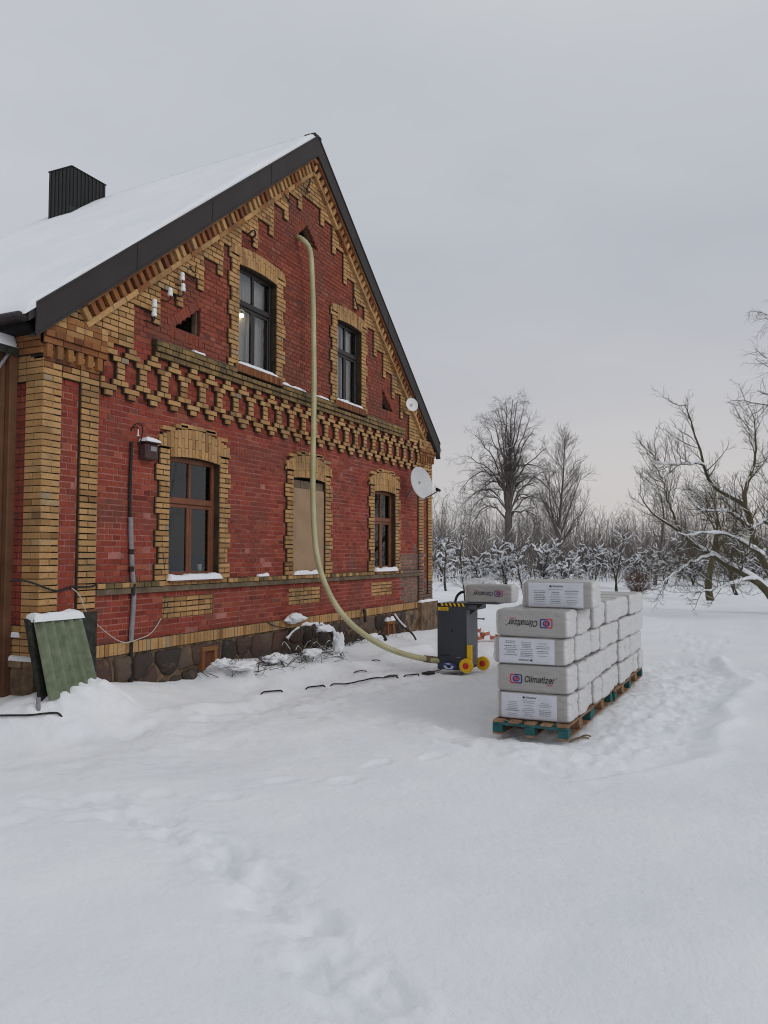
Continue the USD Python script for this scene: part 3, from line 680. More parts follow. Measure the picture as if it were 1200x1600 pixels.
# ---- windows
def window(k, style):
    a, b, z0, z1 = WIN[k]; y0, y1 = .105, .165; fr = 'wood_brown' if style == 'g' else 'wood_dark'
    m = MB(); e = .055
    zt = z0 + (z1 - z0) * .655; c = (a + b) / 2
    m.tm(rbox(a, a + e, y0, y1, z0, z1 + .03, .006)); m.tm(rbox(b - e, b, y0, y1, z0, z1 + .03, .006))
    m.tm(rbox(a + e, b - e, y0 + .002, y1, z0, z0 + e, .006)); m.tm(rbox(a + e, b - e, y0 + .002, y1, z1 - e * .6, z1 + .035, .006))
    m.tm(rbox(a + e, b - e, y0 - .012, y1, zt - .04, zt + .045, .008))
    W_ = house.part('window', m, fr)
    s = MB()
    for x0, x1 in ((a + e, c - .002), (c + .002, b - e)):
        t = .05
        s.tm(rbox(x0 + .002, x0 + t, y0 + .006, y1 - .01, z0 + e, zt - .042, .006)); s.tm(rbox(x1 - t, x1, y0 + .006, y1 - .01, z0 + e, zt - .042, .006))
        s.tm(rbox(x0 + t, x1 - t, y0 + .008, y1 - .01, z0 + e, z0 + e + t, .006)); s.tm(rbox(x0 + t, x1 - t, y0 + .008, y1 - .01, zt - .042 - t, zt - .042, .006))
    s.tm(rbox(c - .022, c + .022, y0 + .004, y1 - .01, zt + .045, z1 - e * .6, .006))
    put(W_, 'sash', s, fr)
    for x0, x1, q0, q1 in ((a + e + .05, c - .05, z0 + e + .05, zt - .09), (c + .05, b - e - .05, z0 + e + .05, zt - .09), (a + e, c - .02, zt + .045, z1 - e * .6), (c + .02, b - e, zt + .045, z1 - e * .6)):
        g = MB(); g.add([(x0, y0 + .03, q0), (x1, y0 + .03, q0), (x1, y0 + .03, q1), (x0, y0 + .03, q1)], [(0, 1, 2, 3)]); put(W_, 'pane', g, 'glass' if style == 'u' else 'glass_dark')
    put(W_, 'sill', MB().tm(rbox(a - .02, b + .02, -.05 if style == 'g' else -.03, y0, z0 - .028, z0 - .004, .004)), 'wood_brown' if style == 'g' else 'mortar_grey')
    put(W_, 'sill_snow', snow_blob(a - .03, b + .03, -.06 if style == 'g' else -.035, y0 - .002, z0 - .003, .075 if style == 'g' else .05, int(a * 10)), 'snow_small', smooth=True)
    # reveal behind the frame and the room
    r = MB(); d = 1.6
    r.box(a - .5, a - .45, y1 + .04, y1 + d, z0 - .3, z1 + .3); r.box(b + .45, b + .5, y1 + .04, y1 + d, z0 - .3, z1 + .3)
    r.box(a - .5, b + .5, y1 + d, y1 + d + .05, z0 - .3, z1 + .3); r.box(a - .5, b + .5, y1 + .04, y1 + d, z0 - .35, z0 - .3); r.box(a - .5, b + .5, y1 + .04, y1 + d, z1 + .3, z1 + .35)
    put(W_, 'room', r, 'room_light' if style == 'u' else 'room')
    return W_
wu1 = window('u1', 'u'); wu2 = window('u2', 'u'); wg1 = window('g1', 'g'); wg3 = window('g3', 'g')
def curtain(W_, a, b, z0, z1, y=.25, seed=0, mt='curtain'):
    n = 60; x = np.linspace(a, b, n); yy = y + .018 * np.sin(x * 55 + seed) + .008 * np.sin(x * 131)
    v = np.vstack([np.c_[x, yy, np.full(n, z0)], np.c_[x, yy, np.full(n, z1)]]); f = [(i, i + 1, n + i + 1, n + i) for i in range(n - 1)]
    put(W_, 'curtain', (v, np.vstack([np.array(f)[:, [0, 1, 2]], np.array(f)[:, [0, 2, 3]]])), mt)
a, b, z0, z1 = WIN['u1']; curtain(wu1, a - .1, b + .1, z0 - .1, z1 + .1, .285)
a, b, z0, z1 = WIN['u2']; curtain(wu2, a - .1, a + .50, z0 - .1, z1 + .1, .24, 2); curtain(wu2, b - .42, b + .2, z0 - .1, z1 + .1, .28, 5)
a, b, z0, z1 = WIN['g3']; curtain(wg3, a - .1, a + .3, z0 - .1, z1 + .1, .26, 3)
a, b, z0, z1 = WIN['g2']
m = MB().tm(rbox(a + .004, b - .004, .035, .05, z0 + .0, z1 - .16, .002)); bo = house.part('window_board', m, 'plywood', label='pinkish plywood sheet closing the middle window opening')
m = MB(); m.box(a + .004, b - .004, .06, .10, z1 - .24, z1 - .02); m.box(a + .3, a + .33, .05, .06, z1 - .15, z1 - .03); put(bo, 'old_frame', m, 'old_wood')
m = MB(); m.box(a - .2, b + .2, .172, .19, z0 - .1, z1 + .1); put(bo, 'backing', m, 'dark')
put(bo, 'sill_snow', snow_blob(a - .0, b - .1, -.035, .03, z0, .07, 9), 'snow_small', smooth=True)
for i, t in enumerate(TRI):                       # triangular attic openings
    t = np.array(t); c = t.mean(0); big = c + (t - c) * 1.02; sm = c + (t - c) * .86
    m = MB()
    for k in range(3):
        j = (k + 1) % 3; m.prism([big[k], big[j], sm[j], sm[k]], .10, .17)
    p = house.part('attic_opening', m, 'old_wood')
    m = MB(); m.prism(c + (t - c) * 1.3, .55, .6); put(p, 'darkness', m, 'dark')
    m = MB()
    for k in range(3):
        j = (k + 1) % 3
        q = MB(); o = c + (t - c) * 1.10; n_ = c + (t - c) * 1.02; q.prism([o[k], o[j], n_[j], n_[k]], .172, .55); v, f, _ = q.get(); m.add(v, f)
    put(p, 'reveal', m, 'iron')
# ---- roof: two slopes, verge trim, gutter, ridge that sags towards the back
def ridge(y): return 9.30 - .030 * np.clip(y, 0, None) - .0042 * np.clip(y, 0, None) ** 2
YB = 14.0
ys = np.linspace(-.10, YB, 24)
def slope(sign, ue, ze, dz, thick, yy=ys, name='roof_slope', mt='roofing', parent=None):
    n = len(yy); top, bot = [], []
    for y in yy:
        r = ridge(y)
        top += [(AX + sign * (AX - ue), y, ze + dz - .0 * y), (AX, y, r + dz)]; bot += [(AX + sign * (AX - ue), y, ze + dz - thick), (AX, y, r + dz - thick)]
    v = np.array(top + bot); f = []; N = 2 * n
    for i in range(n - 1):
        a, b, c, d = 2 * i, 2 * i + 1, 2 * i + 3, 2 * i + 2
        q = [(a, b, c, d), (N + a, N + d, N + c, N + b), (a, d, N + d, N + a), (b, N + b, N + c, c)]; f += q
    f += [(0, N, N + 1, 1), (2 * n - 2, 2 * n - 1, N + 2 * n - 1, N + 2 * n - 2)]
    f = np.array(f)
    if sign > 0: f = f[:, ::-1]
    return v, np.vstack([f[:, [0, 1, 2]], f[:, [0, 2, 3]]])
ZE = rake(-.30) - .06
roof = house.part('roof', slope(-1, -.30, ZE, 0, .10), 'roofing')
put(roof, 'far_slope', slope(1, -.30, ZE, 0, .10), 'roofing')
for sd in (-1, 1):                                # verge trim: sheet metal in lengths with small overlaps
    cutsu = np.linspace(-.22, AX, 5)
    for i in range(4):
        a, b = cutsu[i], cutsu[i + 1] + (.03 if i < 3 else 0)
        A, B = (a, b) if sd < 0 else (W - b, W - a)
        m = MB(); dz = .0015 * (i % 2)
        za, zb_ = rake(A), rake(B)
        yv = -.125 - dz
        m.prism([(A, za - FASC - .015), (B, zb_ - FASC - .015), (B, zb_), (A, za)], yv, yv + .018)
        m.prism([(A, za - .022), (B, zb_ - .022), (B, zb_ + .006), (A, za + .006)], yv - .012, .10)
        m.prism([(A, za - FASC - .03), (B, zb_ - FASC - .03), (B, zb_ - FASC), (A, za - FASC)], yv - .008, -.02)
        tr_ = put(roof, 'verge_trim', m, 'dark_trim')
        if i < 3:
            m = MB(); c0_ = B - .02 if sd < 0 else A + .02; m.prism([(c0_ - .012, rake(c0_ - .012) - FASC - .02), (c0_ + .012, rake(c0_ + .012) - FASC - .02), (c0_ + .012, rake(c0_ + .012) - .004), (c0_ - .012, rake(c0_ - .012) - .004)], yv - .006, yv - .0012); put(tr_, 'seam', m, 'dark_trim')
m = MB(); m.tm(rbox(-.42, -.26, -.08, YB, ZE - .10, ZE - .01, .03)); put(roof, 'gutter', m, 'dark_trim')
m = MB(); m.tm(rbox(W + .26, W + .40, -.08, YB, ZE - .10, ZE - .01, .03)); put(roof, 'gutter', m, 'dark_trim')
m = MB(); m.box(-.28, .0, .0, YB, ZE - .16, ZE - .09); put(roof, 'soffit', m, 'dark')
m = MB(); m.box(W, W + .28, .0, YB, ZE - .16, ZE - .09); put(roof, 'soffit', m, 'dark')
m = MB(); m.tm(rbox(AX - .12, AX + .12, -.13, .1, rake(AX) - .05, rake(AX) + .012, .01)); put(roof, 'ridge_cap', m, 'dark_trim')
# body of the house behind the brick skin
m = MB(); m.prism([(.25, -.2), (W - .17, -.2), (W - .17, 4.2), (AX, 8.6), (.25, 4.2)], 2.2, YB - .3); m.box(W - .17, W - .01, .16, YB - .3, -.2, 4.4); m.box(.17, .25, .3, YB - .3, -.2, 4.3); house.part('inner_walls', m, 'dark')
# chimney clad in dark ribbed sheet
cx0, cx1, cy0, cy1, cz1 = 5.20, 6.11, 5.16, 5.78, 9.60
m = MB(); m.box(cx0, cx1, cy0, cy1, 8.2, cz1)
for x in np.arange(cx0 + .05, cx1 - .03, .10): m.box(x, x + .03, cy0 - .014, cy0 - .001, 8.2, cz1 - .004)
for y in np.arange(cy0 + .05, cy1 - .03, .10): m.box(cx0 - .014, cx0 - .001, y, y + .03, 8.2, cz1 - .004)
ch = put(roof, 'chimney', m, 'chimney_metal')
m = MB(); m.tm(rbox(cx0 - .02, cx1 + .02, cy0 - .02, cy1 + .02, cz1 - .002, cz1 + .02, .006)); put(ch, 'chimney_cap', m, 'chimney_metal')
m = MB(); m.box(cx0 - .06, cx1 + .02, cy0 - .05, cy0 - .016, 8.3, 8.78); put(ch, 'flashing', m, 'chimney_metal')
# snow on the near slope
U, V = np.meshgrid(np.linspace(0, 1, 90), np.linspace(0, 1, 110), indexing='ij')
Y = -.115 + V ** 1.5 * (YB + .1); SX = -.36 + U * (AX + .36)
base = ZE + (ridge(Y) - ZE) * ((SX + .30) / (AX + .30))
e = np.clip(U * 6.2 / .16, 0, 1); e2 = np.clip((Y + .115) / .07, 0, 1)
th = .115 * np.sqrt(1 - (1 - e) ** 2) * (.45 + .55 * np.sqrt(1 - (1 - e2) ** 2)) + .07 * (fbm(np.stack([SX * .8, Y * .8, 0 * Y], -1), 3, 4) - .5) * e2 + .05 * (fbm(np.stack([SX * 2.2, 0 * Y, 0 * Y], -1), 3, 14) - .45) * np.exp(-((Y + .1) / .12) ** 2) + .016 * (fbm(np.stack([SX * 4, Y * 4, 0 * Y], -1), 3, 6) - .5)
k = np.arange(U.size).reshape(U.shape); qq = np.stack([k[:-1, :-1], k[1:, :-1], k[1:, 1:], k[:-1, 1:]], -1).reshape(-1, 4)
top = np.c_[SX.ravel(), Y.ravel(), (base + np.maximum(th, .01) + .004).ravel()]; bot = np.c_[SX.ravel(), Y.ravel(), (base + .003).ravel()]; N = U.size
ring = np.r_[k[:, 0], k[-1, 1:], k[-2::-1, -1], k[0, -2:0:-1]]; r2 = np.roll(ring, -1)
f = np.vstack([qq[:, [0, 1, 2]], qq[:, [0, 2, 3]]])
rsn = (np.vstack([top, bot]), np.vstack([f, f[:, ::-1] + N, np.c_[ring, ring + N, r2 + N], np.c_[ring, r2 + N, r2]]))
put('/World', 'roof_snow', rsn, 'snow', smooth=True, label='thick smooth white snow lying over the left slope of the house roof', category='snow', kind='stuff')
U2, = [None]
top2 = top * [-1, 1, 1] + [2 * AX, 0, 0]; bot2 = bot * [-1, 1, 1] + [2 * AX, 0, 0]
put('/World', 'roof_snow', (np.vstack([top2, bot2]), rsn[1][:, ::-1]), 'snow', smooth=True, label='white snow lying over the right slope of the house roof, behind the verge', category='snow', kind='stuff')
#PART3
# ------------------------------------------------------------------ things in the yard and on the house
def ground_px(px, py, dz=0.0):
    d = ray(px, py); t = np.arange(2.0, 60.0, .02); Q_ = CAM + d * t[:, None]; below = Q_[:, 2] < gz(Q_[:, 0], Q_[:, 1]) + dz
    k = int(np.argmax(below)) if below.any() else len(t) - 1
    return Q_[k]
def rotz(v, a): c, s = math.cos(a), math.sin(a); v = np.asarray(v); return np.c_[v[:, 0] * c - v[:, 1] * s, v[:, 0] * s + v[:, 1] * c, v[:, 2]]
def place(name, loc, rot, label, category, group=None):
    path = fresh('/World', name); x = UsdGeom.Xform.Define(stage, path); x.AddTranslateOp().Set(Gf.Vec3d(*map(float, loc))); x.AddRotateZOp().Set(math.degrees(rot))
    custom(x.GetPrim(), label=label, category=category, group=group); return path, x
def instance(src, name, loc, rot, label, category, group=None):
    path, x = place(name, loc, rot, label, category, group)
    x.GetPrim().GetReferences().AddInternalReference(src); x.GetPrim().SetInstanceable(True)
    custom(x.GetPrim(), label=label, category=category, group=group); return path
def tubem(P, R, n=8): return tube(P, R, n)
# ---- porch at the far left
px_ = Thing('porch', 'brown plank side of a porch with snow on its small roof, at the left edge', 'porch', (-1.0, .45, .2))
xs = -2.1
while xs < -.05:
    px_.part('plank', MB().tm(rbox(xs + .003, min(xs + .145, -.012), .45 + rs.uniform(0, .006), .48, .1, 4.30, .006)), 'porch_wood'); xs += .148
px_.part('post', MB().tm(rbox(-.12, -.02, .37, .448, .1, 4.15, .01)), 'porch_wood')
m = MB(); A = np.array([[.34, 4.20], [1.9, 5.32]])
def slab(m, x0, x1, y0, z0, y1, z1, t0, t1):
    v = [(x0, y0, z0 + t0), (x1, y0, z0 + t0), (x1, y1, z1 + t0), (x0, y1, z1 + t0), (x0, y0, z0 + t1), (x1, y0, z0 + t1), (x1, y1, z1 + t1), (x0, y1, z1 + t1)]
    return m.add(v, [(0, 3, 2, 1), (4, 5, 6, 7), (0, 1, 5, 4), (1, 2, 6, 5), (2, 3, 7, 6), (3, 0, 4, 7)])
pr = px_.part('porch_roof', slab(MB(), -2.4, -.03, .34, 4.16, 1.2, 4.76, -.10, 0), 'board_dark')
n = 24; U, V = np.meshgrid(np.linspace(0, 1, n * 2), np.linspace(0, 1, n), indexing='ij')
v, f = snow_blob(-2.42, -.02, .33, 1.2, 0, .16, 4, 18); v = v.copy(); v[:, 2] += 4.155 + (v[:, 1] - .34) * .70
put(pr, 'roof_snow', v, 'snow_small', smooth=True, loc=px_.loc) if False else put(pr, 'roof_snow', (v, f), 'snow_small', smooth=True, loc=px_.loc)
px_.part('brace', tube([on_y(-6, 580, .40), on_y(18, 545, .40)], .018, 6), 'pipe_grey')
# ---- corrugated green sheet and dark boards leaning on the corner
TL, TR, BL, BR = on_y(50, 969, -.15), on_y(130, 962, -.15), on_y(74, 1094, -.52), on_y(160, 1082, -.50)
cs = Thing('corrugated_sheet', 'green corrugated roofing sheet with snow on its top edge leaning against the house corner', 'roofing sheet', (BL + BR) / 2)
n1, n2 = 97, 8
S, Tt = np.meshgrid(np.linspace(0, 1, n1), np.linspace(0, 1, n2), indexing='ij')
P = (TL * (1 - Tt[..., None]) + BL * Tt[..., None]) * (1 - S[..., None]) + (TR * (1 - Tt[..., None]) + BR * Tt[..., None]) * S[..., None]
nr = np.cross(TR - TL, BL - TL); nr /= np.linalg.norm(nr); nr *= np.sign(nr @ (CAM - TL))
P = P + nr * (.024 * np.cos(S * 2 * np.pi * 5.5))[..., None]
k = np.arange(S.size).reshape(S.shape); qq = np.stack([k[:-1, :-1], k[1:, :-1], k[1:, 1:], k[:-1, 1:]], -1).reshape(-1, 4); f = np.vstack([qq[:, [0, 1, 2]], qq[:, [0, 2, 3]]]); N = S.size
ring = np.r_[k[:, 0], k[-1, 1:], k[-2::-1, -1], k[0, -2:0:-1]]; r2 = np.roll(ring, -1)
cs.part('sheet', (np.vstack([P.reshape(-1, 3), P.reshape(-1, 3) - nr * .007]), np.vstack([f, f[:, ::-1] + N, np.c_[ring, ring + N, r2 + N], np.c_[ring, r2 + N, r2]])), 'green_sheet', smooth=40)
L_ = TR[0] - TL[0]
v, f = snow_blob(0, L_, -.075, .10, 0, .085, 6); v = v.copy(); v[:, 2] += TL[2] - .02 + (TR[2] - TL[2]) * v[:, 0] / L_; v[:, 0] += TL[0]; v[:, 1] += TL[1] + .03
cs.part('edge_snow', (v, f), 'snow_small', smooth=True)
v = []
db = Thing('leaning_board', 'nearly black weathered board standing behind the green corrugated sheet', 'board', on_y(60, 1095, -.35))
a, b, c, d = on_y(43, 970, -.13), on_y(140, 965, -.11), on_y(150, 1075, -.33), on_y(66, 1102, -.42)
off = np.array([.01, .07, .02])
db.part('panel', MB().add([a, b, c, d, a + off, b + off, c + off, d + off], [(0, 3, 2, 1), (4, 5, 6, 7), (0, 1, 5, 4), (1, 2, 6, 5), (2, 3, 7, 6), (3, 0, 4, 7)]), 'board_dark')
db = Thing('leaning_board', 'narrow dark plank upright against the right yellow strip of the corner pillar', 'board', on_y(142, 1070, -.10))
q0, q1 = on_y(131, 956, -.07), on_y(150, 956, -.07); m = MB(); zz = on_y(140, 956, -.07)[2]
m.tm(rbox(q0[0], q1[0] + .02, -.075, -.035, .2, zz, .006)); db.part('plank', m, 'board_dark')
db = Thing('timber_post', 'short round grey stake in the snow at the foot of the dark board', 'stake', on_y(60, 1100, -.5)); c0 = on_y(60, 1096, -.50)
db.part('stake', tube([c0 + [0, 0, -.3], c0 + [0, 0, .04]], .022, 8), 'pipe_grey')
# ---- riser pipe and cable box
rp = Thing('cable_pipe', 'vertical wall pipe, dark above and grey below, left of the left ground-floor window', 'pipe', on_y(206, 1060, .0))
A_ = spline([on_y(x, y, .012) for x, y in ((206, 690), (204, 740), (203, 790), (203, 812))], 12); rp.part('upper_conduit', tube(A_, .020, 10), 'black_rubber')
A_ = spline([on_y(x, y, .002) for x, y in ((204, 808), (205, 850), (207, 893), (209, 925), (206, 980), (205, 1002))], 24)
rp.part('pipe', tube(A_, .030, 12), 'pipe_grey')
for y in (862, 889): rp.part('bracket', tube([on_y(205.5, y - 4, .002), on_y(205.5, y + 4, .002)], .035, 10), 'iron')
A_ = spline([on_y(x, y, .0) for x, y in ((205, 1000), (204, 1030), (204, 1070))], 8); rp.part('lower_conduit', tube(A_, .026, 10), 'black_rubber')
A_ = spline([on_y(x, y, -.01) for x, y in ((208, 912), (207, 930))], 4); rp.part('joint', tube(A_, .034, 10), 'iron')
c0 = on_y(233, 704, -.04)
eb = Thing('cable_box', 'small brown electrical box with a snow-topped lid beside the top of the cable pipe', 'electrical box', c0)
eb.part('case', MB().tm(rbox(c0[0] - .11, c0[0] + .13, -.09, .035, c0[2] - .12, c0[2] + .09, .02)), 'box_brown')
eb.part('lid', MB().tm(rbox(c0[0] - .13, c0[0] + .15, -.12, .035, c0[2] + .09, c0[2] + .108, .006)), 'box_brown')
eb.part('plate', MB().tm(rbox(c0[0] - .03, c0[0] + .08, -.096, -.091, c0[2] - .01, c0[2] + .05, .002)), 'pipe_grey')
eb.part('lid_snow', snow_blob(c0[0] - .13, c0[0] + .16, -.12, .03, c0[2] + .108, .05, 3), 'snow_small', smooth=True)
A_ = spline([on_y(x, y, yy) for x, y, yy in ((206, 700, .01), (207, 668, .0), (213, 662, -.06), (221, 664, -.06), (222, 680, -.05), (218, 694, -.03))], 24); eb.part('cable', tube(A_, .008, 6), 'black_rubber')
def insulator(px, py, label, up_=True, group='white porcelain insulators on the gable'):
    c = on_y(px, py, -.10); t = Thing('porcelain_insulator', label, 'insulator', c, group)
    prof = [(0, .0), (.030, .0), (.036, .01), (.034, .045), (.027, .055), (.031, .066), (.031, .095), (.022, .108), (.0, .112)]
    m = trimesh.creation.revolve(np.array(prof), sections=16); m.apply_translation(c - [0, 0, .055]); t.part('body', m, 'porcelain', smooth=40)
    t.part('hook', tube(spline([c + [0, 0, -.055], c + [0, 0, -.10], c + [-.01, .03, -.125], c + [-.02, .09, -.11], c + [-.02, .15, -.10]], 14), .009, 6), 'iron')
insulator(241.5, 474, 'upper of two stacked white porcelain insulators, lowest pair on the left gable slope')
insulator(241, 488, 'lower of two stacked white porcelain insulators, lowest pair on the left gable slope')
insulator(266, 456, 'single white porcelain insulator between the two pairs, above the left triangular opening')
insulator(285, 432, 'topmost white porcelain insulator, upper of the pair below the iron hooks')
insulator(286, 449, 'white porcelain insulator just under the topmost one, below the iron hooks')
for c0 in ((216.5, 676), (220, 669)): pass
c0 = on_y(216, 677, -.05); t = Thing('cable_insulator', 'small whitish hanging insulator above the brown cable box', 'insulator', c0)
t.part('body', tube([c0 + [0, 0, .05], c0 + [0, 0, -.02], c0 + [0, 0, -.035]], np.array([.007, .009, .026]), 8), 'porcelain')
t.part('hook', tube(spline([c0 + [0, 0, .05], c0 + [.01, .02, .075], c0 + [.01, .09, .08]], 8), .007, 6), 'iron')
def iron(name, pts, r, label, cat='wall iron'):
    P = [on_y(x, y, d) for x, y, d in pts]; t = Thing(name, label, cat, P[0]); t.part('bar', tube(spline(P, 18), r, 6), 'iron')
iron('wall_hook', [(299, 417, -.03), (300, 423, -.08), (303, 426, -.10), (306, 422, -.08), (306, 416, -.03)], .009, 'upper small black iron hook near the top insulator on the yellow bricks', 'hook')
iron('wall_hook', [(300, 432, -.03), (301, 438, -.08), (304, 440, -.10), (306, 436, -.08), (307, 430, -.03)], .009, 'lower small black iron hook near the top insulator on the yellow bricks', 'hook')
iron('wall_bracket', [(387, 368, -.02), (392, 362, -.12), (397, 360, -.16), (399, 366, -.14), (396, 370, -.08), (398, 378, .0)], .014, 'twisted black bracket just above the arch of the left upper window', 'bracket')
iron('wall_bracket', [(441, 297, -.02), (444, 303, -.06), (448, 308, -.05), (451, 318, .0)], .014, 'bent black iron bracket high on the left slope between moulding and stepped bricks', 'bracket')
iron('wall_bracket', [(482, 278, -.02), (484, 285, -.10), (481, 292, -.10), (484, 300, -.0)], .016, 'black iron anchor close under the gable peak', 'bracket')
iron('wall_bracket', [(552, 463, -.02), (555, 467, -.10), (557, 474, -.10), (560, 480, .0)], .014, 'curved black bracket above the right upper window', 'bracket')
# ---- wires along the wall
def wire(name, pts, r, mt, label, cat='cable'):
    P = spline([on_y(x, y, d) for x, y, d in pts], 40); t = Thing(name, label, cat, P[0]); t.part('strand', tube(P, r, 6), mt)
wire('wall_cable', [(16, 908, .1), (45, 909, -.02), (62, 915, -.04), (78, 921, -.04), (92, 923, -.02), (108, 918, .02), (128, 917, -.02), (150, 911, .02)], .012, 'black_rubber', 'black cable sagging across the corner pillar at sill height')
wire('wall_wire', [(112, 919, .01), (121, 926, -.03), (133, 952, -.06), (150, 974, -.05), (175, 995, -.06), (195, 1004, -.06), (215, 999, -.05), (235, 990, -.03), (246, 976, .0), (252, 966, .03)], .006, 'wire_white', 'thin pale wire hanging in a loop low on the red wall', 'wire')
wire('wall_wire', [(253, 850, .0), (258, 900, .0), (257, 945, .02), (254, 966, .03)], .004, 'black_rubber', 'thin dark wire running down beside the left window surround', 'wire')
wire('wall_wire', [(417, 971, .0), (430, 978, -.03), (446, 981, -.04), (455, 985, .0)], .008, 'black_rubber', 'short dark cable end hanging from the yellow base course', 'wire')
# ---- satellite dishes
def dish(name, c, n, rx, ry, label, arm, wallp, mt, depth_=.07):
    n = np.array(n, float); n /= np.linalg.norm(n); t = Thing(name, label, 'satellite dish', wallp)
    ux = np.cross([0, 0, 1.0], n); ux /= np.linalg.norm(ux); uy = np.cross(n, ux)
    R, Aa = 12, 40; v = []; f = []
    for layer, o in ((0, 0.0), (1, -.012)):
        for i in range(R + 1):
            rr = i / R
            for a in range(Aa):
                th = a / Aa * 2 * np.pi; v.append(c + ux * rx * rr * math.cos(th) + uy * ry * rr * math.sin(th) + n * (depth_ * (rr * rr - 1) + o))
    for layer in (0, 1):
        o = layer * (R + 1) * Aa
        for i in range(R):
            for a in range(Aa):
                b = (a + 1) % Aa; q = [o + i * Aa + a, o + (i + 1) * Aa + a, o + (i + 1) * Aa + b, o + i * Aa + b]
                if layer: q = q[::-1]
                f += [(q[0], q[1], q[2]), (q[0], q[2], q[3])]
    for a in range(Aa):
        b = (a + 1) % Aa; i0, o = R * Aa, (R + 1) * Aa; f += [(i0 + a, o + i0 + a, o + i0 + b), (i0 + a, o + i0 + b, i0 + b)]
    t.part('reflector', (v, f), mt, smooth=60)
    back = c - n * (depth_ + .02)
    t.part('mount', tube([back, back - n * .10, wallp], .022, 8), 'pipe_grey')
    return t, ux, uy
c = on_y(659, 754, -.42); t, ux, uy = dish('satellite_dish', c, (-.34, -.90, .22), .335, .365, 'large light grey satellite dish on a wall arm below the right eaves', None, on_y(637, 776, .03), 'dish_grey')
lnb = on_y(686, 766, -.98); base_ = c - uy * .345 + np.array([0, -.02, -.01])
t.part('feed_arm', tube([base_, base_ * .5 + lnb * .5 - [0, 0, .01], lnb], .011, 6), 'iron')
t.part('receiver', tube([lnb + (lnb - c) * .04, lnb, lnb + (c - lnb) / np.linalg.norm(c - lnb) * .09], np.array([.028, .03, .038]), 10), 'black_rubber')
nn = np.array([-.34, -.90, .22]); nn /= np.linalg.norm(nn)
t.part('badge', tube([c + uy * .02 - nn * .068, c + uy * .02 - nn * .062], .03, 12), 'pipe_grey')
c = on_y(644, 632, -.22); t, ux, uy = dish('satellite_dish', c, (-.62, -.72, .18), .145, .155, 'small white round dish high under the right verge', None, on_y(645, 634, .0), 'dish_white', .035)
t.part('cap', tube([c - np.array([-.62, -.72, .18]) * .033, c + np.array([-.62, -.72, .18]) * .02], .028, 12), 'dish_grey')
# ---- lamp seen through the upper window, cup on the sill
c = on_y(377.5, 493, .235); t = Thing('hanging_lamp', 'lit warm light bulb hanging behind the left upper window', 'lamp', c)
m = trimesh.creation.icosphere(2, .036); m.apply_translation(c); t.part('bulb', m, 'bulb', smooth=True); t.part('cord', tube([c + [0, 0, .05], c + [0, 0, .9]], .005, 5), 'black_rubber')
t.part('socket', tube([c + [0, 0, .035], c + [0, 0, .10]], .018, 8), 'black_rubber')
c = on_y(311, 887, .24); t = Thing('white_cup', 'small white cup standing behind the glass of the left ground-floor window', 'cup', c)
prof = np.array([(0, 0), (.028, 0), (.036, .02), (.04, .09), (.036, .09), (.032, .02), (0, .012)]); m = trimesh.creation.revolve(prof, sections=16); m.apply_translation(c - [0, 0, .04]); t.part('cup', m, 'porcelain', smooth=40)
t.part('inner_ledge', MB().tm(rbox(WIN['g1'][0], WIN['g1'][1], .20, .34, c[2] - .065, c[2] - .041, .004)), 'old_wood')
# ---- blowing machine
mx0, mx1, my0, my1 = 6.0, 6.58, -2.80, -2.30; mz0, mz1 = -.02, 1.06
bm = Thing('blowing_machine', 'dark grey insulation blowing machine cabinet with yellow wheels beside the house', 'blowing machine', (6.3, -2.55, mz0))
cab = bm.part('cabinet', MB().tm(rbox(mx0, mx1, my0, my1, mz0 + .01, mz1, .012)), 'cabinet')
bm.part('side_panel', MB().tm(rbox(mx0 + .012, mx1 - .012, my0 - .006, my0 - .001, mz0 + .12, mz1 - .10, .002)), 'cabinet_side')
bm.part('front_panel', MB().tm(rbox(mx0 - .006, mx0 - .001, my0 + .015, my1 - .015, mz0 + .16, mz1 - .055, .002)), 'cabinet')
bm.part('vent', MB().tm(rbox(mx0 - .011, mx0 - .007, my1 - .22, my1 - .06, mz0 + .235, mz0 + .255, .001)), 'black_rubber')
bm.part('latch', MB().tm(rbox(mx0 - .012, mx0 - .007, my0 + .10, my0 + .16, mz0 + .21, mz0 + .225, .001)), 'pipe_grey')
bm.part('latch', MB().tm(rbox(mx0 - .014, mx0 - .007, my0 + .22, my0 + .25, mz0 + .62, mz0 + .66, .002)), 'black_rubber')
hs = bm.part('hazard_strip', MB().tm(rbox(mx0 - .008, mx0 + .10, my0 + .005, my1 - .005, mz1 - .045, mz1 + .006, .002)), 'black_rubber')
yy = my0 + .02
while yy < my1 - .05:
    m = MB(); v = [(mx0 - .0095, yy, mz1 - .043), (mx0 - .0095, yy + .034, mz1 - .043), (mx0 - .0095, yy + .056, mz1 + .004), (mx0 - .0095, yy + .022, mz1 + .004)]
    v2 = [tuple(np.array(p) + [.001, 0, 0]) for p in v]
    m.add(v + v2, [(0, 3, 2, 1), (4, 5, 6, 7), (0, 1, 5, 4), (1, 2, 6, 5), (2, 3, 7, 6), (3, 0, 4, 7)]); put(hs, 'yellow_stripe', m, 'yellow_paint', loc=bm.loc); yy += .072
wl = bm.part('warning_label', MB().tm(rbox(mx0 - .0095, mx0 - .007, my1 - .20, my1 - .02, mz1 - .115, mz1 - .06, .0005)), 'yellow_paint')
m = MB()
for z in (mz1 - .075, mz1 - .09, mz1 - .103): m.box(mx0 - .0105, mx0 - .0096, my1 - .18, my1 - .05, z - .002, z + .002)
put(wl, 'small_print', m, 'ink', loc=bm.loc, kind='stuff')
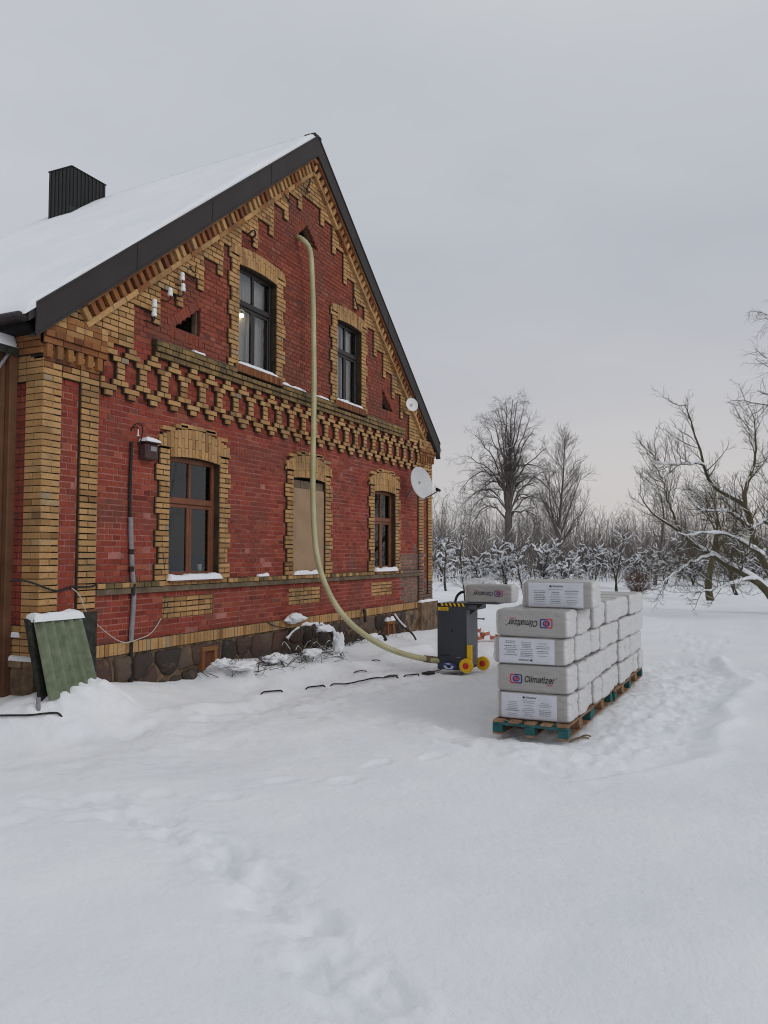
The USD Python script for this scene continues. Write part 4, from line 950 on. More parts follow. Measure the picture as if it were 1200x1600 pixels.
bm.part('hopper', MB().tm(rbox(mx0 + .08, mx1 - .02, my0 - .16, my0 + .02, mz1 - .10, mz1 - .005, .012)), 'cabinet_side')
tr = bm.part('feed_table', MB().tm(rbox(mx0 + .04, mx1, my0 - .52, my1 - .25, mz1 + .0, mz1 + .018, .004)), 'cabinet_side')
m = MB(); m.add([(mx0 + .1, my0 - .03, mz1 - .18), (mx0 + .1, my0 - .26, mz1 - .003), (mx0 + .1, my0 - .03, mz1 - .003), (mx0 + .13, my0 - .03, mz1 - .18), (mx0 + .13, my0 - .26, mz1 - .003), (mx0 + .13, my0 - .03, mz1 - .003)], [(0, 2, 1), (3, 4, 5), (0, 1, 4), (0, 4, 3), (1, 2, 5), (1, 5, 4), (2, 0, 3), (2, 3, 5)]); bm.part('table_bracket', m, 'black_rubber')
hp = [on_x(712, 945, mx0 + .10), on_x(713, 934, mx0 + .10), on_x(717, 928, mx0 + .14), on_x(724, 925, mx0 + .22)]
bm.part('push_handle', tube(spline(hp, 14), .022, 10), 'black_rubber')
c = on_x(754, 967, mx0 + .25); bm.part('lever', tube([c + [0, .10, 0], c, c + [0, -.03, 0]], np.array([.01, .012, .02]), 8), 'pipe_grey')
def lathe_x(prof, c):
    m = trimesh.creation.revolve(np.array(prof), sections=28); R = trimesh.transformations.rotation_matrix(np.pi / 2, [0, 1, 0]); m.apply_transform(R); m.apply_translation(c); return m
for i, (px, py, X) in enumerate(((728.5, 1040.5, mx0 - .05), (754.5, 1036.5, mx0 + .50))):
    c = on_x(px, py, X)
    w = bm.part('wheel', lathe_x([(.05, -.028), (.085, -.034), (.108, -.030), (.116, -.014), (.116, .014), (.108, .030), (.085, .034), (.05, .028)], c), 'yellow_paint', smooth=35)
    put(w, 'hub', lathe_x([(0, -.04), (.03, -.04), (.05, -.032), (.052, .032), (.03, .04), (0, .04)], c), 'red_paint', smooth=35, loc=bm.loc)
    if i == 0: c_first = c
bm.part('axle', tube([c_first, c_first + [.62, 0, 0]], .016, 8), 'iron')
for y, x in ((-.02, .08), (-.055, .20), (-.055, .30)):
    bm.part('side_pipe', tube([(mx0 + x, my0 + y, mz0 + .08), (mx0 + x, my0 + y, mz0 + .40)], .016, 8), 'pipe_grey' if x > .1 else 'yellow_paint')
bm.part('axle_bracket', MB().tm(rbox(mx0 + .0, mx0 + .05, my0 - .09, my0 - .007, mz0 + .05, mz0 + .42, .006)), 'yellow_paint')
# coil of strap at the machine's foot
c = on_x(701, 1042, mx0 - .10); t = Thing('strap_coil', 'coil of blue and white strap lying at the foot of the machine', 'strap', c)
for r_, mt, z in ((.10, 'blue_strap', .05), (.075, 'strap_white', .048), (.12, 'blue_strap', .03), (.055, 'strap_white', .035)):
    a = np.linspace(0, 2 * np.pi, 40); t.part('loop', tube(np.c_[c[0] - .02 * np.sin(a), c[1] + r_ * np.cos(a), c[2] + .01 + z * np.sin(a)], .013, 6, cap=False), mt)
# hose
hose_px = [(452, 366, .75), (461, 369, .25), (466, 371, .02), (472, 374, -.10), (480, 382, -.17), (485, 396, -.19), (487, 420, -.20), (489, 470, -.21), (490, 540, -.23), (490.5, 600, -.28), (490, 660, -.34), (489, 720, -.40), (489, 780, -.47), (491, 830, -.56), (496, 872, -.68), (505, 905, -.82), (520, 938, -1.0), (542, 968, -1.2), (570, 992, -1.45), (602, 1011, -1.72), (635, 1023, -1.98), (662, 1029, -2.17), (690, 1033, -2.33)]
P = spline([on_y(x, y, d) for x, y, d in hose_px], 520)
rr = .046 + .0022 * np.sin(np.arange(520) * 1.9)
t = Thing('blowing_hose', 'long pale yellow-green hose hanging from the top gable opening down to the machine', 'hose', P[-1])
t.part('hose', tube(P, rr, 14), 'hose', smooth=True)
t.part('coupling', tube([P[-22], P[-1] + [.05, 0, 0]], .058, 14), 'old_wood')
# power cable partly buried in the snow
seg = [(-30, 1122, 1), (0, 1121, 1), (50, 1121, 1), (92, 1119, 1), (100, 1118, 0), (250, 1104, 0), (402, 1085, 0), (410, 1084, 1), (437, 1082, 1), (446, 1080, 0), (474, 1077, 0), (481, 1076, 1), (505, 1073, 1), (512, 1072, 0), (520, 1071, 1), (560, 1067, 1), (600, 1062, 1), (619, 1058, 1), (626, 1058, 0), (634, 1057, 1), (651, 1055, 1), (658, 1054, 0), (666, 1053, 1), (676, 1051, 1), (690, 1047, 1)]
P = []
for x, y, on in seg: p = ground_px(x, y, .012); P.append([p[0], p[1], on])
P = np.array(P); d = np.r_[0, np.cumsum(np.hypot(*np.diff(P[:, :2], axis=0).T))]; s = np.linspace(0, d[-1], 500)
X, Y, O = (np.interp(s, d, P[:, i]) for i in range(3)); from scipy.ndimage import gaussian_filter1d
Zs = gaussian_filter1d(np.maximum(gz(X, Y), gaussian_filter1d(gz(X, Y), 6)), 5); Zc = Zs + gaussian_filter1d(np.where(O > .5, .028, -.06), 1.5)
t = Thing('power_cable', 'black power cable lying half buried in the snow from the left edge to the machine', 'cable', (X[0], Y[0], Zc[0]))
t.part('cable', tube(np.c_[X, Y, Zc], .0105, 6), 'black_rubber')
c = ground_px(673, 1052, .03); t.part('plug', tube([c + [-.08, .12, 0], c + [-.03, .04, .005], c + [.0, 0, .01], c + [.03, -.06, .0]], np.array([.015, .03, .03, .015]), 8), 'black_rubber')
# ---- pallets
ROT = math.radians(-1.6); ORG = np.array([1.95, -5.28]); ex, ey = np.array([math.cos(ROT), math.sin(ROT)]), np.array([-math.sin(ROT), math.cos(ROT)])
def PT(x, y, z): p = ORG + ex * x + ey * y; return np.array([p[0], p[1], z])
PZ = -.045
prs = np.random.default_rng(4)
def pallet_parts(path, teal_ends):
    for i, y in enumerate(np.linspace(0, .8 - .115, 5)):
        put(path, 'deck_board', MB().tm(rbox(.0 + prs.uniform(0, .008), 1.2 - prs.uniform(0, .008), y, y + .115, .124, .146, .003)), 'pallet_wood')
    for x in (0, .53, 1.06): put(path, 'cross_board', MB().tm(rbox(x + .003, x + .137, .0, .8, .100, .1225, .003)), 'pallet_teal' if x != .53 else 'pallet_wood')
    for x in (0, .53, 1.06):
        for y in (0, .35, .70): put(path, 'block', MB().tm(rbox(x, x + .14, y - .004, y + .10, .022, .0985, .003)), 'pallet_teal' if x != .53 or teal_ends else 'pallet_wood')
    for y in (0, .35, .70): put(path, 'bottom_board', MB().tm(rbox(.002, 1.198, y, y + .10, .0, .0205, .003)), 'pallet_wood')
p0, _ = place('pallet', PT(0, 0, PZ), ROT, 'nearest wooden pallet with teal painted blocks under the front of the bag stack', 'pallet', 'pallets under the insulation bags'); pallet_parts(p0, False)
for i, lab in enumerate(('second wooden pallet from the front under the bag stack, brown blocks in the middle', 'third wooden pallet from the front under the bag stack', 'farthest wooden pallet with teal blocks at the back end of the bag stack')):
    instance(p0, 'pallet', PT(1.2 * (i + 1) + .03 * (i + 1), (.012, -.015, .01)[i], PZ), ROT, lab, 'pallet', 'pallets under the insulation bags')
# ---- insulation bags
BA, BB, BC, PW = .2025, .405, .1482, 9.0
def bag_noise(p, seed): return fbm(np.asarray(p) * [7, 5, 9] + seed * 17.3, 3, seed) - .5
def bag_front(y, z, seed):
    y = np.clip(np.asarray(y) / BB, -.99, .99); zz = np.clip((np.asarray(z) - BC) / BC, -.99, .99)
    x = -BA * np.maximum(1 - np.abs(y) ** PW - np.abs(zz) ** PW, .002) ** (1 / PW)
    p = np.stack([x, y * BB, zz * BC], -1)
    return x + .012 * bag_noise(p, seed) * -1
def bag_mesh(seed, n=22):
    t = np.linspace(-1, 1, n); t = np.sign(t) * np.abs(t) ** .75
    A, B = np.meshgrid(t, t, indexing='ij'); v, f = [], []
    for axis_ in range(3):
        for sgn in (-1, 1):
            q = np.zeros((n, n, 3)); q[..., axis_] = sgn; q[..., (axis_ + 1) % 3] = A * sgn; q[..., (axis_ + 2) % 3] = B
            k = np.arange(n * n).reshape(n, n) + len(v) * n * n; v.append(q.reshape(-1, 3))
            qq = np.stack([k[:-1, :-1], k[1:, :-1], k[1:, 1:], k[:-1, 1:]], -1).reshape(-1, 4); f += [qq[:, [0, 1, 2]], qq[:, [0, 2, 3]]]
    v = np.vstack(v); f = np.vstack(f)
    v = v / (np.sum(np.abs(v) ** PW, axis=1, keepdims=True) ** (1 / PW)) * [BA, BB, BC]
    d = v / np.linalg.norm(v / [BA, BB, BC], axis=1, keepdims=True); nrm = np.sign(v) * np.abs(v / [BA, BB, BC]) ** (PW - 1) / [BA, BB, BC]; nrm /= np.linalg.norm(nrm, axis=1, keepdims=True) + 1e-9
    endw = sstep(np.abs(v[:, 1]) / BB, .80, .98)
    amp = .013 + .014 * endw
    fold = endw * .6 * (.012 * np.exp(-((v[:, 0] - .05 * math.sin(seed)) / .02) ** 2) - .012 * np.exp(-((v[:, 2] - .03 * math.cos(seed * 2.1)) / .018) ** 2))
    v = v + nrm * (amp * bag_noise(v, seed) + fold)[:, None]
    # straps: faint pinches round the bag
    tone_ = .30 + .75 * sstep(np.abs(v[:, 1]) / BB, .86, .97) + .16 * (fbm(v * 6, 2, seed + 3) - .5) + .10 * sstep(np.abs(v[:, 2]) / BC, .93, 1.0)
    v[:, 2] += BC
    # weld duplicate border vertices for smooth shading
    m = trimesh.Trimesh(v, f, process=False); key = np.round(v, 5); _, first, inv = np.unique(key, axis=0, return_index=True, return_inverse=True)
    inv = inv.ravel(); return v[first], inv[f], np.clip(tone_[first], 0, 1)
def on_bag(m, y0, z0, flip, seed, lift=.0022):
    m = m.copy().subdivide_to_size(.03) if len(m.faces) < 6000 else m.copy(); tx, ty, tz = m.vertices.T
    y, z = (y0 + tx, z0 - ty) if flip else (y0 - tx, z0 + ty)
    return np.c_[bag_front(y, z, seed) - lift - tz, y, z], m.faces
def text(s, h, bold=False, slant=0.0, depth_=.0006):
    m = meshkit.text_mesh(s, h, depth_, bold); m.vertices[:, 0] += slant * m.vertices[:, 1]; return m
def flat(poly, depth_=.0006):
    gs = getattr(poly, 'geoms', [poly]); return trimesh.util.concatenate([trimesh.creation.extrude_polygon(g, depth_, engine='earcut') for g in gs])
from shapely.geometry import Polygon, box as sbox, Point
from shapely import affinity
def bag_print(path, kind, flip, seed, dy=0.0):
    sg = 1 if flip else -1
    if kind == 'A':
        w, h = .135, .098; y0 = (.235 + dy) * -sg; z0 = BC + (.055 if flip else -.055)
        outer = sbox(0, 0, w, h).buffer(-.018).buffer(.018); ring = outer.difference(outer.buffer(-.013))
        red = ring.intersection(Polygon([(-.1, -.1), (.6 * w, -.1), (.3 * w, h + .1), (-.1, h + .1)])); blue = ring.difference(red.buffer(.0005))
        el = affinity.scale(Point(w / 2, h / 2).buffer(.034), 1.15, .9); er = el.difference(affinity.translate(affinity.scale(Point(w / 2, h / 2).buffer(.022), 1.1, .8), .003, 0))
        dot = Polygon([(w / 2 - .018, h / 2 - .004), (w / 2 + .004, h / 2 + .014), (w / 2 + .020, h / 2 + .006), (w / 2 + .008, h / 2 - .014)]).buffer(.003)
        lg = put(path, 'logo', on_bag(flat(blue), y0, z0, flip, seed), 'ink_blue')
        put(lg, 'logo_red', on_bag(flat(red), y0, z0, flip, seed), 'ink_red'); put(lg, 'logo_eye', on_bag(flat(er), y0, z0, flip, seed), 'ink_blue'); put(lg, 'logo_core', on_bag(flat(dot), y0, z0, flip, seed), 'ink_red')
        yt = y0 + sg * (w + .018); zt = z0 + (-.022 if flip else .022)
        tm_ = text('Climatizer', .062, True, .22); wide = tm_.bounds[1, 0]; s_ = .335 / wide; tm_.vertices[:, 0] *= s_
        put(path, 'lettering', on_bag(tm_, yt, zt, flip, seed), 'ink')
        put(path, 'trademark', on_bag(text('®', .018, False), yt + sg * .343, zt + (-.045 if flip else .045), flip, seed), 'ink')
        put(path, 'red_lettering', on_bag(text('PLUS', .017, True, .22), yt + sg * .245, zt + (.026 if flip else -.026), flip, seed), 'ink_red')
    else:
        yl = .335 + dy if not flip else .275; L = .60
        panel = sbox(0, .014, L, 2 * BC - .02); m = flat(panel, .0004).subdivide_to_size(.025)
        z_base = 2 * BC if flip else 0.0
        y0 = -(yl) if flip else yl
        lb = put(path, 'label', on_bag(m, y0, z_base + (-.003 if flip else .003), flip, seed, .0012), 'sack_label')
        up0 = z_base; sgz = -1 if flip else 1
        hd = [flat(sbox(0, -.003, .024, .018)), text('Climatizer', .018, True, .2)]; hd[1].vertices[:, 0] += .03
        put(lb, 'heading', on_bag(trimesh.util.concatenate(hd), y0 + sg * .235, up0 + sgz * .235, flip, seed, .0022), 'ink')
        lr = np.random.default_rng(seed); parts = []
        for cx, wd in ((.05, .15), (.225, .15), (.40, .15)):
            zz = .19 if cx != .225 else .205
            while zz > .045:
                ln = wd * lr.uniform(.55, 1.0); x0 = cx + (wd - ln) / 2; x1 = x0 + ln; x = x0
                big_ = lr.random() < .3
                while x < x1:
                    e_ = min(x + lr.uniform(.008, .03), x1); parts.append(sbox(x, zz, e_, zz + (.0075 if big_ else .0045))); x = e_ + .004
                zz -= .019 if lr.random() < .75 else .03
        put(lb, 'small_print', on_bag(trimesh.util.concatenate([flat(p) for p in parts]), y0, up0, flip, seed, .0022), 'ink_grey', kind='stuff')
proto = {}
LAYER, COL = .291, .4015
ORD = ('bottom', 'second', 'third', 'fourth', 'fifth')
NTH = ('front', 'second', 'third', 'fourth', 'fifth', 'sixth', 'seventh', 'eighth', 'ninth', 'tenth', 'eleventh', 'rearmost')
brs = np.random.default_rng(21)
ZB = PZ + .147
front_spec = [('B', False, 'front bag of the bottom layer, white label panel with grey strip at its right'), ('A', False, 'front bag of the second layer, dark lettering and red-blue logo upright'),
              ('B', True, 'front bag of the third layer, white label panel printed upside down'), ('A', True, 'front bag of the fourth layer, lettering and logo upside down')]
GB = 'insulation bags stacked on the pallets'
def new_bag(loc, rot, label, seed, kind=None, flip=False, dy=0.0, group=GB):
    path, x = place('insulation_bag', loc, rot, label, 'insulation bag', group)
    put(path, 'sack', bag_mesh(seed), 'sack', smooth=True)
    if kind: bag_print(path, kind, flip, seed, dy)
    return path
for l, (kind, flip, lab) in enumerate(front_spec):
    new_bag(PT(.10 + BA + brs.uniform(-.012, .012), .40 + (.0, .0, .03, -.0)[l], ZB + l * LAYER), ROT + brs.uniform(-.015, .015), lab, 30 + l, kind, flip)
top_path = new_bag(PT(.62, .205, ZB + 4 * LAYER), ROT + .02, 'top bag at the front of the stack, shifted right, white label panel facing the viewer', 40, 'B', False, -.02)
nproto = 6
for l in range(4):
    for c in range(1, 12):
        k = int(brs.integers(nproto)); loc = PT(.10 + BA + c * COL + brs.uniform(-.014, .014), .40 + brs.uniform(-.03, .03), ZB + l * LAYER + (0 if l == 0 else brs.uniform(-.004, .008)))
        rot = ROT + brs.uniform(-.02, .02) + (math.pi if brs.random() < .5 else 0)
        lab = f'pale film-wrapped insulation bag, {NTH[c]} from the front in the {ORD[l]} layer' if c < 11 else f'pale film-wrapped insulation bag at the far end of the {ORD[l]} layer'
        if k not in proto: proto[k] = new_bag(loc, rot, lab, 60 + k)
        else: instance(proto[k], 'insulation_bag', loc, rot, lab, 'insulation bag', GB)
instance(proto[0], 'insulation_bag', PT(1.05, .30, ZB + 4 * LAYER + .004), ROT - .03, 'pale bag on top of the stack directly behind the labelled top bag', 'insulation bag', GB)
# the bag lying on the machine's table
ya, yb = on_x(722, 932, mx0 + .02)[1], on_x(803, 932, mx0 + .02)[1]
new_bag(np.array([mx0 + .24, (ya + yb) / 2, mz1 + .019]), .03, 'insulation bag lying on the blowing machine with its lettering upside down', 50, 'A', True, .0, group=None)
# crumpled film on that bag
c = np.array([mx0 + .30, ya - .20, mz1 + .32]); m = trimesh.creation.icosphere(4, 1.0); v = m.vertices * [.13, .26, .085]
v = v * (1 + .55 * (fbm(m.vertices * 2.6, 4, 5) - .5)[:, None] + .5 * np.abs(fbm(m.vertices * 4.5, 3, 8) - .5)[:, None]); v[:, 2] = np.maximum(v[:, 2], -.03)
t = Thing('plastic_film', 'crumpled clear plastic wrap heaped on the bag on the machine', 'plastic film', c); t.part('film', (v + c, m.faces), 'film', smooth=25)
# ---- loose bricks behind the machine
c0 = ground_px(768, 1003); frs = np.random.default_rng(14)
Rr = math.radians(35)
mats_b = []
lbp = None
lays = [(0, 0, 0, .1), (.27, .03, 0, -.2), (.55, -.06, 0, .3), (.12, .02, .078, .5), (.40, .0, .08, -.1), (.26, .05, .158, .2), (.80, -.02, 0, .7), (.02, .16, 0, 1.2)]
for i, (a, b, z, r) in enumerate(lays):
    loc = np.array([c0[0] + a * .75 - .3, c0[1] - a * -.62 + b, g1(c0[0], c0[1]) + .05 + z]); loc[1] = c0[1] + (.85 - a) * .55 - .1 + b
    lab = 'loose orange-red brick, ' + ('nearest the machine, lying lowest', 'second along the bottom of the small heap', 'third along the bottom of the small heap', 'resting on the two bricks nearest the machine', 'upper brick in the middle of the small heap', 'topmost of the small heap behind the machine', 'at the far right end of the small heap', 'lying apart behind the small heap')[i]
    if lbp is None:
        lbp, _ = place('loose_brick', loc, r, lab, 'brick', 'loose bricks heaped behind the machine'); m = MB().tm(rbox(-.13, .13, -.062, .062, 0, .075, .006))
        put(lbp, 'body', m, 'loose_brick'); put(lbp, 'frost', snow_blob(-.12, .10, -.05, .05, .075, .016, 3, 8), 'snow_small', smooth=True)
    else: instance(lbp, 'loose_brick', loc, r, lab, 'brick', 'loose bricks heaped behind the machine')
# ---- brushwood against the plinth
bs = np.random.default_rng(6)
bw = Thing('brushwood', 'heap of thin dark cut twigs half covered by snow along the stone plinth', 'brushwood', ground_px(430, 1035))
P, R = [], []; SP, SR = [], []
for i in range(150):
    x = bs.choice([bs.normal(440, 45), bs.uniform(330, 530)]); y = 1000 + (x - 330) * -.02 + bs.uniform(5, 62) - (x - 330) * .12
    g = ground_px(x, y); g[1] = min(g[1], -.12); g[2] = g1(g[0], g[1])
    a = bs.uniform(0, 2 * np.pi); L = bs.uniform(.25, .75); d = np.array([math.cos(a), math.sin(a) * .6, 0]); up_ = bs.choice([bs.uniform(.0, .07), bs.uniform(.05, .26)])
    s = np.linspace(0, 1, 6)[:, None]; p = g + d * L * s + np.array([0, 0, 1.0]) * (up_ * np.sin(s * np.pi * bs.uniform(.6, 1.0)) - .03) + bs.normal(0, .015, (6, 3)).cumsum(0) * .6
    p[:, 1] = np.minimum(p[:, 1], -.07)
    r = bs.uniform(.004, .009); P.append(p); R.append(np.linspace(r, r * .35, 6))
    for _ in range(3):
        j = bs.integers(1, 5); q = p[j] + (p[j + 1 if j < 5 else j] - p[j]) * 0; dd = bs.normal(0, 1, 3); dd[2] = abs(dd[2]); dd /= np.linalg.norm(dd); P.append(q + dd * np.linspace(0, bs.uniform(.08, .28), 6)[:, None]); R.append(np.linspace(r * .55, r * .25, 6))
    if bs.random() < .22: SP.append(p + [0, 0, r * .8]); SR.append(np.full(6, r * 1.1) * np.array([.4, 1, 1, 1, .8, .3]))
v, f = tubes(np.array(P), np.array(R), 4); bw.part('twigs', (v, f), 'bark', kind='stuff')
v, f = tubes(np.array(SP), np.array(SR), 4); bw.part('twig_snow', (v, f), 'snow_small', kind='stuff')
def blob(c, size, seed, amp=.85):
    m = trimesh.creation.icosphere(3, 1.0); v = m.vertices * (1 + amp * (fbm(m.vertices * 1.8 + seed, 3, seed) - .5)[:, None] * 1.6); return v * size + c, m.faces
main = spline([on_y(x, y, d) for x, y, d in ((448, 1000, -.12), (466, 984, -.2), (486, 976, -.28), (506, 978, -.36), (522, 988, -.44), (529, 1004, -.5), (529, 1026, -.56))], 24); bw.part('branch', tube(main, np.linspace(.028, .012, 24), 7), 'bark')
for k_ in range(26):
    j_ = int(bs.integers(3, 22)); q_ = main[j_]; d_ = np.array([bs.normal(0, .5), -abs(bs.normal(.2, .3)), -1.0]) * bs.uniform(.1, .32)
    bw.part('stalk', tube(spline([q_, q_ + d_ * .5 + bs.normal(0, .03, 3), q_ + d_], 6), np.linspace(.009, .004, 6), 5), 'bark')
bw.part('branch_snow', tube(main + [0, 0, .02] + bs.normal(0, .012, (24, 3)), np.clip(.022 + bs.normal(0, .013, 24), .008, .05), 8), 'snow_small', smooth=True)
for i, (x, y, d, s) in enumerate(((462, 967, -.07, (.27, .09, .085)), (529, 1005, -.52, (.10, .10, .17)), (508, 982, -.40, (.22, .09, .06)), (380, 1040, -.5, (.22, .14, .06)), (430, 1028, -.5, (.25, .12, .06)), (488, 1020, -.6, (.22, .14, .06)), (345, 1036, -.3, (.16, .1, .06)))):
    bw.part('snow_lump', blob(on_y(x, y, d), s, i + 2), 'snow_small', smooth=True)
bb = spline([on_y(x, y, d) for x, y, d in ((617, 962, -.15), (624, 972, -.35), (634, 982, -.55), (644, 990, -.75), (650, 1000, -.85))], 20)
t = Thing('fallen_branch', 'curved dark branch with snow leaning from the plinth near the right corner', 'branch', bb[-1]); t.part('limb', tube(bb, np.linspace(.035, .018, 20), 8), 'bark'); t.part('limb_snow', tube(bb[:12] + [0, 0, .03], .022, 7), 'snow_small', smooth=True)
c = on_y(597, 1001, -1.2); t = Thing('rubber_scrap', 'bent black rubber scrap under a lump of snow beside the hose', 'scrap', c)
t.part('strip', tube(spline([c + [-.1, .1, .03], c + [0, 0, .10], c + [.05, -.05, -.0]], 10), .03, 7), 'black_rubber'); t.part('scrap_snow', blob(c + [-.06, .10, .06], (.16, .12, .07), 4), 'snow_small', smooth=True)
iron('drain_stub', [(570, 957, .05), (570, 960, -.12), (571, 972, -.13)], .03, 'short dark downpipe stub on the plinth behind the hose', 'pipe')
# small debris lying on the snow
for i, (x, y, L) in enumerate(((586, 1033, .22), (563, 1050, .25), (905, 1156, .30), (612, 1057, .30), (914, 1152, .18))):
    g = ground_px(x, y, .01); t = Thing('stick', ('dark twig on the trodden snow below the hose, nearer the house', 'dark twig on the trodden snow below the hose, nearer the cable', 'frosted stick lying beside the front right pallet corner', 'dry twig bunch lying across the power cable', 'short stick at the pallet corner beside the frosted one')[i], 'twig', g)
    d = np.array([.8, -.5, 0]) * L / 2; t.part('stem', tube(spline([g - d, g + [0, 0, .02], g + d], 8), .010, 6), 'old_wood' if i in (2, 4) else 'bark')
#PART4
# ------------------------------------------------------------------ trees, shrubs, woodland
def unit(v): return v / (np.linalg.norm(v, axis=-1, keepdims=True) + 1e-12)
def grow(rg, P, R, per, t0, t1, ang, length, r_ratio, K=5, lift=0.2, droop=0.0, wob=.10, taper=.3, jit=.35, rmin=.004, sizefall=.35):
    """Children of the branches P (N,K0,3), R (N,K0): per children each, at t0..t1 of the parent, leaving it at ang degrees."""
    N, K0, _ = P.shape; M = N * per; par = np.repeat(np.arange(N), per)
    t = t0 + (t1 - t0) * (np.tile((np.arange(per) + .5) / per, N) + rg.uniform(-.5, .5, M) / per)
    x = np.clip(t, 0, .999) * (K0 - 1); i = x.astype(int); w = (x - i)[:, None]
    base = P[par, i] * (1 - w) + P[par, i + 1] * w; tan = unit(P[par, i + 1] - P[par, i])
    rb = (R[par, i] * (1 - w[:, 0]) + R[par, i + 1] * w[:, 0])
    rnd = rg.normal(size=(M, 3)); perp = unit(rnd - tan * (rnd * tan).sum(1, keepdims=True))
    a = np.radians(ang) * rg.uniform(1 - jit, 1 + jit, M)[:, None]
    d = unit(tan * np.cos(a) + perp * np.sin(a) + [0, 0, lift * .5])
    plen = np.linalg.norm(np.diff(P, axis=1), axis=2).sum(1)[par]
    L = (length * rg.uniform(.6, 1.3, M) if length > 0 else -length * plen * rg.uniform(.6, 1.25, M)) * (1 - sizefall * t)
    s = np.linspace(0, 1, K)[None, :, None]
    c = base[:, None] + d[:, None] * (L[:, None, None] * s) + np.array([0, 0, 1.0]) * ((lift * L)[:, None, None] * s ** 2 * .5) - np.array([0, 0, 1.0]) * ((droop * L)[:, None, None] * s ** 2.2)
    c = c + np.cumsum(rg.normal(size=(M, K, 3)), 1) * (wob * L / K)[:, None, None] * np.minimum(s * 4, 1)
    r0 = np.maximum(np.minimum(rb * r_ratio, rb * .9), rmin)
    return c, r0[:, None] * np.linspace(1, taper, K)[None]
def snowy(Ps, Rs, rg, frac=.8, fat=.8, add=.0, seg=None, flat_max=.8):
    """Snow lying on the upper side of branches that are not too steep."""
    out = MB()
    for P, R in zip(Ps, Rs):
        d = unit(P[:, -1] - P[:, 0]); ok = (np.abs(d[:, 2]) < flat_max) & (rg.random(len(P)) < frac)
        if not ok.any(): continue
        P_, R_ = P[ok], R[ok]; K = P_.shape[1]
        rr = R_ * fat + add; rr = rr * (.55 + .9 * rg.random(rr.shape)); rr[:, 0] *= .4; rr[:, -1] *= .3
        v, f = tubes(P_ + np.array([0, 0, 1.0]) * (R_ * .75 + rr * .35)[..., None], rr, 4); out.add(v, f)
    return out
class Tree:
    def __init__(s, name, label, base, bark='bark_hazed', group=None, category='tree'):
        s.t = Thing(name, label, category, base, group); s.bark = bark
    def put(s, name, Ps, Rs, n=4, mt=None, **kw):
        m = MB()
        for P, R in zip(Ps, Rs): m.add(*tubes(P, R, n))
        v, f, _ = m.get(); s.t.part(name, (v, f), mt or s.bark, smooth=True, **kw)
    def snow(s, Ps, Rs, rg, **kw):
        m = snowy(Ps, Rs, rg, **kw)
        if m.n: v, f, _ = m.get(); s.t.part('branch_snow', (v, f), 'snow_small', smooth=True, kind='stuff')
def line(pts, r0, r1, K=12, m=None):
    P = spline(pts, K); return P[None], np.linspace(r0, r1, K)[None]
def far_ground(p): p = np.array(p, float); p[2] = g1(p[0], p[1]); return p
def px_tree(px, d): p = at_d(px, 867, d); p[2] = g1(p[0], p[1]); return p
def upz_(py, d): return CAM[2] + (867 - py) * d / 1250.0
def poly_px(pts, d, dd=None):
    return np.array([at_d(x, y, d + (0 if dd is None else dd[i])) for i, (x, y) in enumerate(pts)])
def stack(L):                                   # join branch sets of equal K
    return [np.concatenate([a for a, _ in L])], [np.concatenate([b for _, b in L])]
# ---- the big lime tree behind the yard
rg = np.random.default_rng(101); D = 72.0; b = px_tree(797, D)
T1 = Tree('lime_tree', 'tallest bare broad-crowned tree rising behind the house corner, trunk splitting into many limbs', b)
trunk = line([b + [0, 0, -.3], b + [0, 0, 2.0], np.r_[at_d(796, 850, D)], at_d(795, 800, D)], .42, .34)
lead = []
for tx, ty, r in ((790, 628, .17), (801, 624, .20), (818, 640, .16), (768, 652, .14), (836, 668, .14), (742, 680, .12), (854, 700, .12), (808, 628, .13), (778, 640, .13), (726, 712, .11), (828, 652, .12), (864, 735, .10), (758, 664, .11), (784, 634, .10)):
    base = at_d(795 + rg.uniform(-2, 2), rg.uniform(790, 815), D); tip = at_d(tx, ty, D + rg.uniform(-2.2, 2.2))
    mid = base * .5 + tip * .5 + (tip - base) * [0.22, 0.22, 0] * -1 + [0, 0, .4]
    P = spline([base, mid, tip], 12); P[1:-1] += rg.normal(0, .07, (10, 3)); lead.append((P[None], np.linspace(r, .022, 12)[None]))
for tx, ty, my in ((722, 790, 765), (735, 825, 790), (862, 770, 742), (868, 800, 775), (748, 770, 750), (850, 830, 800), (716, 770, 735), (858, 740, 725), (730, 808, 775), (842, 800, 770)):
    base = at_d(795, rg.uniform(778, 822), D); tip = at_d(tx, ty, D + rg.uniform(-2.5, 2.5)); mid = (base + tip) / 2; mid[2] = upz_(my, D)
    P = spline([base, mid, tip], 12); P[1:-1] += rg.normal(0, .06, (10, 3)); lead.append((P[None], np.linspace(.10, .02, 12)[None]))
LP, LR = stack(lead)
B1 = grow(rg, LP[0], LR[0], 15, .22, 1.0, 46, 1.9, .5, 6, lift=.12, droop=.18, wob=.15, rmin=.014)
B2 = grow(rg, *B1, 7, .15, 1.0, 45, .85, .6, 5, lift=.10, droop=.12, wob=.18, rmin=.0085)
B3 = grow(rg, *B2, 5, .2, 1.0, 42, .45, .7, 4, lift=.1, droop=.05, wob=.2, rmin=.006)
T1.put('trunk', [trunk[0]], [trunk[1]], 10, 'bark_hazed'); T1.put('limbs', LP, LR, 6); T1.put('branches', [B1[0]], [B1[1]], 4); T1.put('twigs', [B2[0], B3[0]], [B2[1], B3[1]], 3, kind='stuff')
T1.snow([LP[0], B1[0]], [LR[0], B1[1]], rg, frac=.5, fat=.6, add=.008, flat_max=.75)
